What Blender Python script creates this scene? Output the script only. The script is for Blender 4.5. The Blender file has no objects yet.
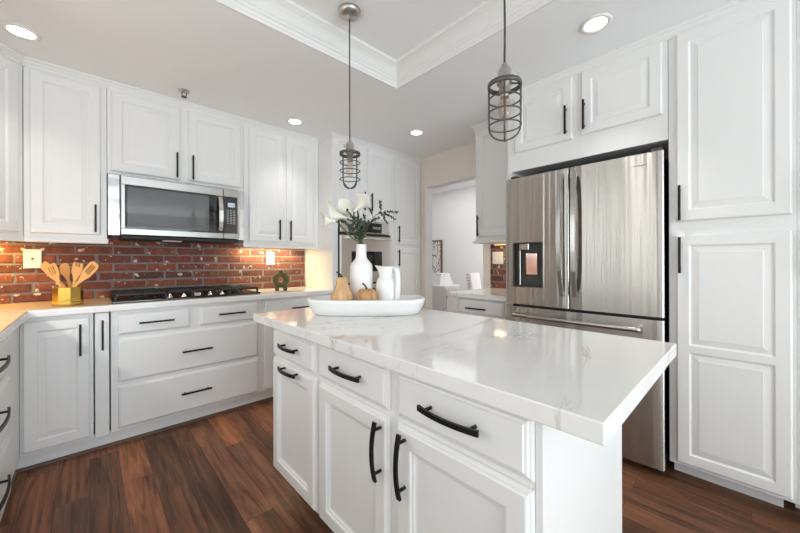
import bpy, bmesh, math, random
from mathutils import Vector, Matrix

random.seed(7)
sc = bpy.context.scene
C = sc.collection
R = math.radians
PI = math.pi

# ------------------------------------------------------------------ camera
CAM_YAW, CAM_ROLL, CAM_H, F_PX = R(46.75), 0.003, 1.184, 330.0
cam_data = bpy.data.cameras.new('camera')
cam = bpy.data.objects.new('camera', cam_data)
C.objects.link(cam)
cam_data.sensor_width = 36.0
cam_data.lens = F_PX / 800.0 * 36.0
cam_data.shift_y = -5.2 / 800.0
cam_data.clip_start = 0.03
cam.matrix_world = (Matrix.Translation((0, 0, CAM_H)) @ Matrix.Rotation(CAM_YAW - PI / 2, 4, 'Z')
                    @ Matrix.Rotation(PI / 2, 4, 'X') @ Matrix.Rotation(-CAM_ROLL, 4, 'Z'))
sc.camera = cam

# ------------------------------------------------------------------ world, lights, exposure
sc.view_settings.view_transform = 'Standard'
sc.view_settings.look = 'None'
sc.view_settings.gamma = 1.0
sc.view_settings.use_curve_mapping = False
sc.view_settings.exposure = 0.24
try:
    sc.cycles.use_denoising = True
    sc.cycles.max_bounces = 12
    sc.cycles.diffuse_bounces = 9
    sc.cycles.glossy_bounces = 5
    sc.cycles.caustics_reflective = False
    sc.cycles.caustics_refractive = False
    sc.cycles.sample_clamp_indirect = 6.0
except Exception:
    pass
world = bpy.data.worlds.new('daylight_sky')
sc.world = world
world.use_nodes = True
bg = world.node_tree.nodes['Background']
bg.inputs['Color'].default_value = (0.86, 0.93, 1.0, 1)
bg.inputs['Strength'].default_value = 0.35


def area(name, loc, rot, sx, sy, power, color):
    l = bpy.data.lights.new(name, 'AREA')
    l.shape = 'RECTANGLE'
    l.size, l.size_y = sx, sy
    l.energy = power
    l.color = color
    o = bpy.data.objects.new(name, l)
    C.objects.link(o)
    o.location = loc
    o.rotation_euler = rot
    return o


# daylight from the windows behind the photographer, then added fill lights
area('window_daylight', (0.35, -5.25, 1.15), (R(112), 0, 0), 3.7, 2.1, 238, (0.84, 0.925, 1.0))
area('window_daylight_side', (-3.85, -3.45, 1.15), (R(100), 0, R(-60)), 1.9, 1.9, 12, (1.0, 0.975, 0.94))
area('left_fill_light', (-1.08, 1.05, 1.59), (R(88), 0, R(-90)), 1.85, 1.2, 18, (0.985, 0.99, 1.0))  # fill added to brighten island front and ceiling, no known window here
area('left_rear_fill_light', (-1.08, -0.95, 1.55), (R(92), 0, R(-78)), 1.5, 1.1, 9, (0.985, 0.99, 1.0))  # second added fill from the left, no known source
area('dining_overhead_fill', (4.2, 3.3, 2.57), (0, 0, 0), 1.6, 2.2, 13, (0.98, 0.99, 1.0))  # overhead fill added to brighten the dining room, not daylight
dining_side = area('dining_side_fill', (3.75, 0.55, 1.5), (R(90), 0, R(-48)), 1.2, 1.6, 30, (0.98, 0.99, 1.0))  # added side fill for the dining room, its wall has no window
dining_side.data.spread = R(105)

# ------------------------------------------------------------------ materials
def new_mat(name):
    m = bpy.data.materials.new(name)
    m.use_nodes = True
    nt = m.node_tree
    return m, nt, nt.nodes['Principled BSDF']


def mat(name, col, rough=0.5, metal=0.0, var=0.0, var_scale=6.0, bump=0.0, bump_scale=80.0, emis=None, emis_s=0.0,
        coat=0.0, trans=0.0, spec=None, stretch=(1, 1, 1)):
    m, nt, p = new_mat(name)
    p.inputs['Base Color'].default_value = (*col, 1)
    p.inputs['Roughness'].default_value = rough
    p.inputs['Metallic'].default_value = metal
    p.inputs['Coat Weight'].default_value = coat
    p.inputs['Transmission Weight'].default_value = trans
    if spec is not None:
        p.inputs['Specular IOR Level'].default_value = spec
    if emis:
        p.inputs['Emission Color'].default_value = (*emis, 1)
        p.inputs['Emission Strength'].default_value = emis_s
    tc = nt.nodes.new('ShaderNodeTexCoord')
    mp = nt.nodes.new('ShaderNodeMapping')
    mp.inputs['Scale'].default_value = stretch
    nt.links.new(tc.outputs['Object'], mp.inputs['Vector'])
    if var > 0:
        n = nt.nodes.new('ShaderNodeTexNoise')
        n.inputs['Scale'].default_value = var_scale
        n.inputs['Detail'].default_value = 5
        nt.links.new(mp.outputs[0], n.inputs['Vector'])
        mx = nt.nodes.new('ShaderNodeMix')
        mx.data_type = 'RGBA'
        mx.inputs['A'].default_value = (*[min(1, c * (1 - var)) for c in col], 1)
        mx.inputs['B'].default_value = (*[min(1, c * (1 + var)) for c in col], 1)
        nt.links.new(n.outputs['Fac'], mx.inputs['Factor'])
        nt.links.new(mx.outputs['Result'], p.inputs['Base Color'])
    if bump > 0:
        n = nt.nodes.new('ShaderNodeTexNoise')
        n.inputs['Scale'].default_value = bump_scale
        n.inputs['Detail'].default_value = 4
        nt.links.new(mp.outputs[0], n.inputs['Vector'])
        b = nt.nodes.new('ShaderNodeBump')
        b.inputs['Strength'].default_value = bump
        b.inputs['Distance'].default_value = 0.005
        nt.links.new(n.outputs['Fac'], b.inputs['Height'])
        nt.links.new(b.outputs[0], p.inputs['Normal'])
    return m


def glass_mat(name, tint=(1, 1, 1), refl=0.08):
    """thin pane: mostly clear, a weak mirror"""
    m = bpy.data.materials.new(name)
    m.use_nodes = True
    nt = m.node_tree
    nt.nodes.clear()
    out = nt.nodes.new('ShaderNodeOutputMaterial')
    mix = nt.nodes.new('ShaderNodeMixShader')
    tr = nt.nodes.new('ShaderNodeBsdfTransparent')
    tr.inputs[0].default_value = (*tint, 1)
    gl = nt.nodes.new('ShaderNodeBsdfGlossy')
    gl.inputs['Roughness'].default_value = 0.02
    mix.inputs[0].default_value = refl
    nt.links.new(tr.outputs[0], mix.inputs[1])
    nt.links.new(gl.outputs[0], mix.inputs[2])
    nt.links.new(mix.outputs[0], out.inputs[0])
    return m


M = {}
M['paint'] = mat('white_cabinet_paint', (0.775, 0.775, 0.768), 0.32, var=0.012, var_scale=3, bump=0.02, bump_scale=60, spec=0.45)
M['trim'] = mat('white_trim_paint', (0.77, 0.77, 0.76), 0.4, var=0.01, spec=0.4)
M['ceiling'] = mat('ceiling_paint', (0.885, 0.90, 0.92), 0.85, var=0.012, var_scale=2, bump=0.12, bump_scale=120)
M['wall'] = mat('wall_paint', (0.86, 0.855, 0.84), 0.8, var=0.01, bump=0.05, bump_scale=140)
M['greige'] = mat('greige_wall_paint', (0.80, 0.735, 0.66), 0.8, var=0.02, bump=0.06, bump_scale=140)
M['dining_wall'] = mat('dining_wall_paint', (0.85, 0.85, 0.84), 0.8, var=0.01)
M['black'] = mat('matte_black_metal', (0.012, 0.012, 0.013), 0.38, 0.6, var=0.1, bump=0.05)
M['dark'] = mat('dark_recess', (0.02, 0.02, 0.02), 0.7, var=0.1)
M['gap'] = mat('dark_grey_cavity', (0.06, 0.058, 0.052), 0.7, var=0.1)
M['chrome'] = mat('polished_chrome', (0.80, 0.80, 0.80), 0.12, 1.0, var=0.02)
M['handle_steel'] = mat('satin_handle_steel', (0.50, 0.49, 0.475), 0.2, 1.0, var=0.03)
M['nickel'] = mat('brushed_nickel', (0.52, 0.50, 0.48), 0.3, 1.0, var=0.05, bump=0.05, bump_scale=200)
M['iron'] = mat('aged_grey_iron', (0.115, 0.112, 0.10), 0.55, 0.6, var=0.25, var_scale=30, bump=0.2, bump_scale=120)
M['cast'] = mat('cast_iron', (0.018, 0.018, 0.019), 0.5, 0.2, var=0.25, var_scale=25, bump=0.15, bump_scale=150)
M['blackglass'] = mat('black_glass', (0.012, 0.012, 0.013), 0.06, 0.0, var=0.05, spec=0.6)
M['ceramic'] = mat('white_matte_ceramic', (0.83, 0.825, 0.81), 0.45, var=0.02, var_scale=12, bump=0.05, bump_scale=90)
M['glaze'] = mat('white_glazed_ceramic', (0.86, 0.86, 0.85), 0.18, var=0.01)
M['tray'] = mat('white_tray_glaze', (0.84, 0.84, 0.83), 0.25, var=0.015)
M['plastic'] = mat('white_plastic', (0.80, 0.79, 0.76), 0.35, var=0.01)
M['slot'] = mat('brown_socket_slots', (0.10, 0.045, 0.03), 0.5, var=0.1)
M['gold'] = mat('brushed_gold', (0.86, 0.62, 0.16), 0.2, 1.0, var=0.06, var_scale=14, bump=0.04, bump_scale=120)
M['spoonwood'] = mat('light_beech_wood', (0.66, 0.36, 0.13), 0.5, var=0.22, var_scale=8, stretch=(3, 3, 0.6))
M['tan_top'] = mat('honey_streaked_top', (0.52, 0.385, 0.235), 0.3, var=0.32, var_scale=9, stretch=(1.2, 9, 1))
M['olive'] = mat('olive_green_ceramic', (0.062, 0.066, 0.014), 0.5, var=0.2, var_scale=18, bump=0.1)
M['gourd'] = mat('pale_orange_gourd_skin', (0.62, 0.39, 0.19), 0.5, var=0.55, var_scale=26, bump=0.1, bump_scale=40, stretch=(1, 1, 0.4))
M['pumpkin'] = mat('orange_brown_pumpkin_skin', (0.50, 0.27, 0.11), 0.5, var=0.65, var_scale=24, bump=0.1, bump_scale=40, stretch=(1, 1, 0.4))
M['stalk'] = mat('dark_dry_stalk', (0.02, 0.018, 0.014), 0.7, var=0.2)
M['petal'] = mat('cream_calla_petal', (0.80, 0.79, 0.69), 0.5, var=0.05, var_scale=20)
M['spadix'] = mat('yellow_spadix', (0.75, 0.55, 0.10), 0.6, var=0.1, bump=0.3, bump_scale=200)
M['stem'] = mat('green_flower_stem', (0.075, 0.12, 0.035), 0.5, var=0.25, var_scale=20)
M['leaf'] = mat('grey_green_leaf', (0.045, 0.07, 0.04), 0.55, var=0.35, var_scale=25)
M['bud'] = mat('dark_plum_bud', (0.035, 0.026, 0.032), 0.6, var=0.4, var_scale=60)
M['filament'] = mat('copper_filament', (0.72, 0.45, 0.33), 0.4, 0.8, var=0.1)
M['bulb'] = glass_mat('clear_amber_bulb_glass', (0.94, 0.88, 0.84), 0.12)
M['pane'] = glass_mat('window_pane_glass', (0.97, 0.98, 0.98), 0.06)
M['lamp_on'] = mat('lit_lens', (1, 1, 1), 0.5, emis=(1.0, 0.97, 0.92), emis_s=4.0)
M['warm_on'] = mat('lit_warm_strip', (1, 0.8, 0.5), 0.5, emis=(1.0, 0.62, 0.2), emis_s=3.0)
M['lcd'] = mat('lit_grey_display', (0.2, 0.22, 0.25), 0.3, emis=(0.5, 0.56, 0.62), emis_s=0.55)
M['mark'] = mat('pale_printed_mark', (0.42, 0.42, 0.42), 0.5, var=0.02)
M['shoe'] = mat('brown_shoe_moulding_wood', (0.11, 0.055, 0.032), 0.45, var=0.2, var_scale=10)
M['linen'] = mat('white_linen', (0.84, 0.83, 0.84), 0.9, var=0.02, bump=0.2, bump_scale=300)
M['framewood'] = mat('brown_frame_wood', (0.13, 0.07, 0.045), 0.5, var=0.2, var_scale=12)
M['leafout'] = mat('hedge_green', (0.10, 0.16, 0.06), 0.8, var=0.6, var_scale=7, bump=0.5, bump_scale=12)
M['bounce_carpet'] = mat('pale_bounce_carpet', (0.66, 0.62, 0.56), 0.95, var=0.06, var_scale=30, bump=0.4, bump_scale=200)
M['patio'] = mat('pale_patio_stone', (0.5, 0.48, 0.45), 0.9, var=0.1)


def steel_mat(name, col, rough, wavy=0.25, axis_scale=(9, 9, 0.35), aniso=0.6):
    """stainless sheet: fine grain plus a very slight vertical waviness of the sheet"""
    m, nt, p = new_mat(name)
    p.inputs['Metallic'].default_value = 1.0
    p.inputs['Base Color'].default_value = (*col, 1)
    tc = nt.nodes.new('ShaderNodeTexCoord')
    mp = nt.nodes.new('ShaderNodeMapping')
    mp.inputs['Scale'].default_value = axis_scale
    nt.links.new(tc.outputs['Object'], mp.inputs['Vector'])
    n = nt.nodes.new('ShaderNodeTexNoise')
    n.inputs['Scale'].default_value = 1.0
    n.inputs['Detail'].default_value = 2.0
    nt.links.new(mp.outputs[0], n.inputs['Vector'])
    b = nt.nodes.new('ShaderNodeBump')
    b.inputs['Strength'].default_value = wavy
    b.inputs['Distance'].default_value = 0.02
    nt.links.new(n.outputs['Fac'], b.inputs['Height'])
    mp2 = nt.nodes.new('ShaderNodeMapping')
    mp2.inputs['Scale'].default_value = (6, 6, 900)
    nt.links.new(tc.outputs['Object'], mp2.inputs['Vector'])
    n2 = nt.nodes.new('ShaderNodeTexNoise')
    n2.inputs['Scale'].default_value = 1.0
    nt.links.new(mp2.outputs[0], n2.inputs['Vector'])
    mr = nt.nodes.new('ShaderNodeMapRange')
    mr.inputs['To Min'].default_value = rough * 0.94
    mr.inputs['To Max'].default_value = rough * 1.06
    nt.links.new(n2.outputs['Fac'], mr.inputs['Value'])
    nt.links.new(mr.outputs[0], p.inputs['Roughness'])
    nt.links.new(b.outputs[0], p.inputs['Normal'])
    p.inputs['Anisotropic'].default_value = aniso
    tg = nt.nodes.new('ShaderNodeCombineXYZ')          # sheet brushed sideways: highlights stretch up and down
    tg.inputs[2].default_value = 1.0
    nt.links.new(tg.outputs[0], p.inputs['Tangent'])
    return m


def screen_mat():
    """perforated screen behind dark door glass, its grey standing in for a reflection"""
    m, nt, p = new_mat('perforated_screen_glass')
    tc = nt.nodes.new('ShaderNodeTexCoord')
    v = nt.nodes.new('ShaderNodeTexVoronoi')
    v.inputs['Scale'].default_value = 260
    v.inputs['Randomness'].default_value = 0.15
    nt.links.new(tc.outputs['Object'], v.inputs['Vector'])
    r = nt.nodes.new('ShaderNodeValToRGB')
    r.color_ramp.elements[0].position = 0.30
    r.color_ramp.elements[0].color = (0.012, 0.012, 0.013, 1)
    r.color_ramp.elements[1].position = 0.45
    r.color_ramp.elements[1].color = (0.16, 0.16, 0.165, 1)
    nt.links.new(v.outputs['Distance'], r.inputs['Fac'])
    nt.links.new(r.outputs['Color'], p.inputs['Base Color'])
    p.inputs['Roughness'].default_value = 0.05
    p.inputs['Specular IOR Level'].default_value = 0.7
    return m


M['screen'] = screen_mat()
M['steel'] = steel_mat('brushed_stainless_steel', (0.50, 0.48, 0.445), 0.25, wavy=0.5, axis_scale=(2, 13, 0.25), aniso=1.0)
M['steel_bright'] = steel_mat('stainless_trim', (0.50, 0.49, 0.47), 0.3, wavy=0.05)
M['steel_grey'] = steel_mat('grey_stainless_facing', (0.40, 0.39, 0.37), 0.36, wavy=0.03)
M['steel_light'] = steel_mat('pale_stainless', (0.74, 0.73, 0.71), 0.33, wavy=0.04)
M['steel_mirror'] = steel_mat('polished_stainless', (0.50, 0.50, 0.50), 0.16, wavy=0.2, axis_scale=(2, 2, 9))


def quartz():
    m, nt, p = new_mat('white_veined_quartz')
    p.inputs['Roughness'].default_value = 0.085
    p.inputs['Specular IOR Level'].default_value = 0.5
    tc = nt.nodes.new('ShaderNodeTexCoord')
    warp = nt.nodes.new('ShaderNodeTexNoise')
    warp.inputs['Scale'].default_value = 2.6
    warp.inputs['Detail'].default_value = 8
    warp.inputs['Roughness'].default_value = 0.62
    nt.links.new(tc.outputs['Object'], warp.inputs['Vector'])
    mxv = nt.nodes.new('ShaderNodeMix')
    mxv.data_type = 'VECTOR'
    mxv.inputs['Factor'].default_value = 0.42
    nt.links.new(tc.outputs['Object'], mxv.inputs['A'])
    nt.links.new(warp.outputs['Color'], mxv.inputs['B'])
    mp = nt.nodes.new('ShaderNodeMapping')
    mp.inputs['Rotation'].default_value = (0, 0, R(43))
    mp.inputs['Scale'].default_value = (0.9, 2.6, 1)
    mp.inputs['Location'].default_value = (0.35, 0.30, 0)
    nt.links.new(tc.outputs['Object'], mp.inputs['Vector'])
    v = nt.nodes.new('ShaderNodeTexNoise')
    v.inputs['Scale'].default_value = 0.95
    v.inputs['Detail'].default_value = 9
    v.inputs['Roughness'].default_value = 0.57
    v.inputs['Distortion'].default_value = 0.9
    nt.links.new(mp.outputs[0], v.inputs['Vector'])
    sb = nt.nodes.new('ShaderNodeMath')
    sb.operation = 'SUBTRACT'
    sb.inputs[1].default_value = 0.5
    nt.links.new(v.outputs['Fac'], sb.inputs[0])
    ab = nt.nodes.new('ShaderNodeMath')
    ab.operation = 'ABSOLUTE'
    nt.links.new(sb.outputs[0], ab.inputs[0])
    r1 = nt.nodes.new('ShaderNodeValToRGB')
    r1.color_ramp.elements[0].position = 0.0
    r1.color_ramp.elements[0].color = (1, 1, 1, 1)
    r1.color_ramp.elements[1].position = 0.0085
    r1.color_ramp.elements[1].color = (0, 0, 0, 1)
    nt.links.new(ab.outputs[0], r1.inputs['Fac'])
    gate = nt.nodes.new('ShaderNodeTexNoise')
    gate.inputs['Scale'].default_value = 3.2
    gate.inputs['Detail'].default_value = 3
    nt.links.new(tc.outputs['Object'], gate.inputs['Vector'])
    r2 = nt.nodes.new('ShaderNodeValToRGB')
    r2.color_ramp.elements[0].position = 0.40
    r2.color_ramp.elements[0].color = (0, 0, 0, 1)
    r2.color_ramp.elements[1].position = 0.60
    r2.color_ramp.elements[1].color = (1, 1, 1, 1)
    nt.links.new(gate.outputs['Fac'], r2.inputs['Fac'])
    mul = nt.nodes.new('ShaderNodeMath')
    mul.operation = 'MULTIPLY'
    nt.links.new(r1.outputs['Color'], mul.inputs[0])
    nt.links.new(r2.outputs['Color'], mul.inputs[1])
    cloud = nt.nodes.new('ShaderNodeTexNoise')
    cloud.inputs['Scale'].default_value = 2.0
    cloud.inputs['Detail'].default_value = 6
    nt.links.new(mxv.outputs['Result'], cloud.inputs['Vector'])
    base = nt.nodes.new('ShaderNodeMix')
    base.data_type = 'RGBA'
    base.inputs['A'].default_value = (0.74, 0.73, 0.71, 1)
    base.inputs['B'].default_value = (0.82, 0.815, 0.80, 1)
    nt.links.new(cloud.outputs['Fac'], base.inputs['Factor'])
    fin = nt.nodes.new('ShaderNodeMix')
    fin.data_type = 'RGBA'
    fin.inputs['B'].default_value = (0.47, 0.445, 0.42, 1)
    nt.links.new(mul.outputs[0], fin.inputs['Factor'])
    nt.links.new(base.outputs['Result'], fin.inputs['A'])
    nt.links.new(fin.outputs['Result'], p.inputs['Base Color'])
    return m


M['quartz'] = quartz()


def floor_mat():
    m, nt, p = new_mat('dark_walnut_planks')
    tc = nt.nodes.new('ShaderNodeTexCoord')
    mp = nt.nodes.new('ShaderNodeMapping')
    mp.inputs['Rotation'].default_value = (0, 0, R(90))
    nt.links.new(tc.outputs['Object'], mp.inputs['Vector'])
    br = nt.nodes.new('ShaderNodeTexBrick')
    br.offset = 0.37
    br.inputs['Scale'].default_value = 1.0
    br.inputs['Brick Width'].default_value = 1.15
    br.inputs['Row Height'].default_value = 0.128
    br.inputs['Mortar Size'].default_value = 0.0011
    br.inputs['Mortar Smooth'].default_value = 0.2
    br.inputs['Bias'].default_value = 0.0
    br.inputs['Color1'].default_value = (0, 0, 0, 1)
    br.inputs['Color2'].default_value = (1, 1, 1, 1)
    br.inputs['Mortar'].default_value = (0.5, 0.5, 0.5, 1)
    nt.links.new(mp.outputs[0], br.inputs['Vector'])
    # plank tone
    ramp = nt.nodes.new('ShaderNodeValToRGB')
    e = ramp.color_ramp.elements
    e[0].position, e[0].color = 0.0, (0.1350, 0.0594, 0.0311, 1)
    e[1].position, e[1].color = 1.0, (0.2903, 0.1080, 0.0459, 1)
    x = e.new(0.35); x.color = (0.1688, 0.0716, 0.0351, 1)
    x = e.new(0.65); x.color = (0.2025, 0.0918, 0.0486, 1)
    nt.links.new(br.outputs['Color'], ramp.inputs['Fac'])
    # grain, stretched along the planks (world Y), shifted per plank
    addv = nt.nodes.new('ShaderNodeVectorMath')
    addv.operation = 'MULTIPLY_ADD'
    addv.inputs[1].default_value = (3.1, 5.7, 2.3)
    nt.links.new(br.outputs['Color'], addv.inputs[0])
    nt.links.new(tc.outputs['Object'], addv.inputs[2])
    mg = nt.nodes.new('ShaderNodeMapping')
    mg.inputs['Scale'].default_value = (26, 1.6, 1)
    nt.links.new(addv.outputs[0], mg.inputs['Vector'])
    g = nt.nodes.new('ShaderNodeTexNoise')
    g.inputs['Scale'].default_value = 1.0
    g.inputs['Detail'].default_value = 8
    g.inputs['Roughness'].default_value = 0.68
    g.inputs['Distortion'].default_value = 1.4
    nt.links.new(mg.outputs[0], g.inputs['Vector'])
    mb = nt.nodes.new('ShaderNodeMapping')
    mb.inputs['Scale'].default_value = (5, 1.1, 1)
    nt.links.new(addv.outputs[0], mb.inputs['Vector'])
    g2 = nt.nodes.new('ShaderNodeTexNoise')
    g2.inputs['Scale'].default_value = 1.2
    g2.inputs['Detail'].default_value = 4
    nt.links.new(mb.outputs[0], g2.inputs['Vector'])
    gr = nt.nodes.new('ShaderNodeMapRange')
    gr.inputs['From Min'].default_value = 0.3
    gr.inputs['From Max'].default_value = 0.7
    gr.inputs['To Min'].default_value = 0.3
    gr.inputs['To Max'].default_value = 1.75
    nt.links.new(g.outputs['Fac'], gr.inputs['Value'])
    gr2 = nt.nodes.new('ShaderNodeMapRange')
    gr2.inputs['From Min'].default_value = 0.3
    gr2.inputs['From Max'].default_value = 0.7
    gr2.inputs['To Min'].default_value = 0.5
    gr2.inputs['To Max'].default_value = 1.25
    nt.links.new(g2.outputs['Fac'], gr2.inputs['Value'])
    mm = nt.nodes.new('ShaderNodeMath')
    mm.operation = 'MULTIPLY'
    nt.links.new(gr.outputs[0], mm.inputs[0])
    nt.links.new(gr2.outputs[0], mm.inputs[1])
    seam = nt.nodes.new('ShaderNodeMapRange')
    seam.inputs['To Min'].default_value = 1.0
    seam.inputs['To Max'].default_value = 0.3
    nt.links.new(br.outputs['Fac'], seam.inputs['Value'])
    m3 = nt.nodes.new('ShaderNodeMath')
    m3.operation = 'MULTIPLY'
    nt.links.new(mm.outputs[0], m3.inputs[0])
    nt.links.new(seam.outputs[0], m3.inputs[1])
    sc_ = nt.nodes.new('ShaderNodeVectorMath')
    sc_.operation = 'SCALE'
    nt.links.new(ramp.outputs['Color'], sc_.inputs[0])
    nt.links.new(m3.outputs[0], sc_.inputs['Scale'])
    nt.links.new(sc_.outputs[0], p.inputs['Base Color'])
    p.inputs['Roughness'].default_value = 0.48
    p.inputs['Specular IOR Level'].default_value = 0.3
    b = nt.nodes.new('ShaderNodeBump')
    b.inputs['Strength'].default_value = 0.15
    b.inputs['Distance'].default_value = 0.003
    nt.links.new(m3.outputs[0], b.inputs['Height'])
    nt.links.new(b.outputs[0], p.inputs['Normal'])
    return m


M['floor'] = floor_mat()


def brick_mat():
    m, nt, p = new_mat('weathered_red_brick')
    p.inputs['Roughness'].default_value = 0.85
    geo = nt.nodes.new('ShaderNodeNewGeometry')
    tc = nt.nodes.new('ShaderNodeTexCoord')
    ramp = nt.nodes.new('ShaderNodeValToRGB')
    e = ramp.color_ramp.elements
    e[0].position, e[0].color = 0.0, (0.098, 0.036, 0.029, 1)
    e[1].position, e[1].color = 1.0, (0.262, 0.083, 0.046, 1)
    x = e.new(0.4); x.color = (0.155, 0.051, 0.037, 1)
    x = e.new(0.75); x.color = (0.200, 0.062, 0.041, 1)
    nt.links.new(geo.outputs['Random Per Island'], ramp.inputs['Fac'])
    n = nt.nodes.new('ShaderNodeTexNoise')
    n.inputs['Scale'].default_value = 34
    n.inputs['Detail'].default_value = 6
    nt.links.new(tc.outputs['Object'], n.inputs['Vector'])
    mr = nt.nodes.new('ShaderNodeMapRange')
    mr.inputs['From Min'].default_value = 0.3
    mr.inputs['From Max'].default_value = 0.7
    mr.inputs['To Min'].default_value = 0.72
    mr.inputs['To Max'].default_value = 1.3
    nt.links.new(n.outputs['Fac'], mr.inputs['Value'])
    s = nt.nodes.new('ShaderNodeVectorMath')
    s.operation = 'SCALE'
    nt.links.new(ramp.outputs['Color'], s.inputs[0])
    nt.links.new(mr.outputs[0], s.inputs['Scale'])
    # leftover white paint / lime patches
    w = nt.nodes.new('ShaderNodeTexNoise')
    w.inputs['Scale'].default_value = 21
    w.inputs['Detail'].default_value = 5
    w.inputs['Roughness'].default_value = 0.6
    nt.links.new(tc.outputs['Object'], w.inputs['Vector'])
    wr = nt.nodes.new('ShaderNodeValToRGB')
    wr.color_ramp.elements[0].position = 0.625
    wr.color_ramp.elements[0].color = (0, 0, 0, 1)
    wr.color_ramp.elements[1].position = 0.65
    wr.color_ramp.elements[1].color = (1, 1, 1, 1)
    nt.links.new(w.outputs['Fac'], wr.inputs['Fac'])
    mx = nt.nodes.new('ShaderNodeMix')
    mx.data_type = 'RGBA'
    mx.inputs['B'].default_value = (0.60, 0.54, 0.47, 1)
    nt.links.new(wr.outputs['Color'], mx.inputs['Factor'])
    nt.links.new(s.outputs[0], mx.inputs['A'])
    nt.links.new(mx.outputs['Result'], p.inputs['Base Color'])
    b = nt.nodes.new('ShaderNodeBump')
    b.inputs['Strength'].default_value = 0.5
    b.inputs['Distance'].default_value = 0.004
    nt.links.new(n.outputs['Fac'], b.inputs['Height'])
    nt.links.new(b.outputs[0], p.inputs['Normal'])
    return m


M['brick'] = brick_mat()
M['mortar'] = mat('grey_mortar', (0.20, 0.186, 0.182), 0.9, var=0.25, var_scale=40, bump=0.4, bump_scale=90)


def print_mat():
    """black blotchy block pattern on white paper"""
    m, nt, p = new_mat('black_pattern_print')
    tc = nt.nodes.new('ShaderNodeTexCoord')
    n = nt.nodes.new('ShaderNodeTexNoise')
    n.inputs['Scale'].default_value = 42
    n.inputs['Detail'].default_value = 1
    nt.links.new(tc.outputs['Object'], n.inputs['Vector'])
    r = nt.nodes.new('ShaderNodeValToRGB')
    r.color_ramp.interpolation = 'CONSTANT'
    r.color_ramp.elements[0].color = (0.04, 0.04, 0.045, 1)
    r.color_ramp.elements[1].position = 0.415
    r.color_ramp.elements[1].color = (0.82, 0.82, 0.8, 1)
    nt.links.new(n.outputs['Fac'], r.inputs['Fac'])
    nt.links.new(r.outputs['Color'], p.inputs['Base Color'])
    p.inputs['Roughness'].default_value = 0.7
    return m


M['print'] = print_mat()

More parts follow.
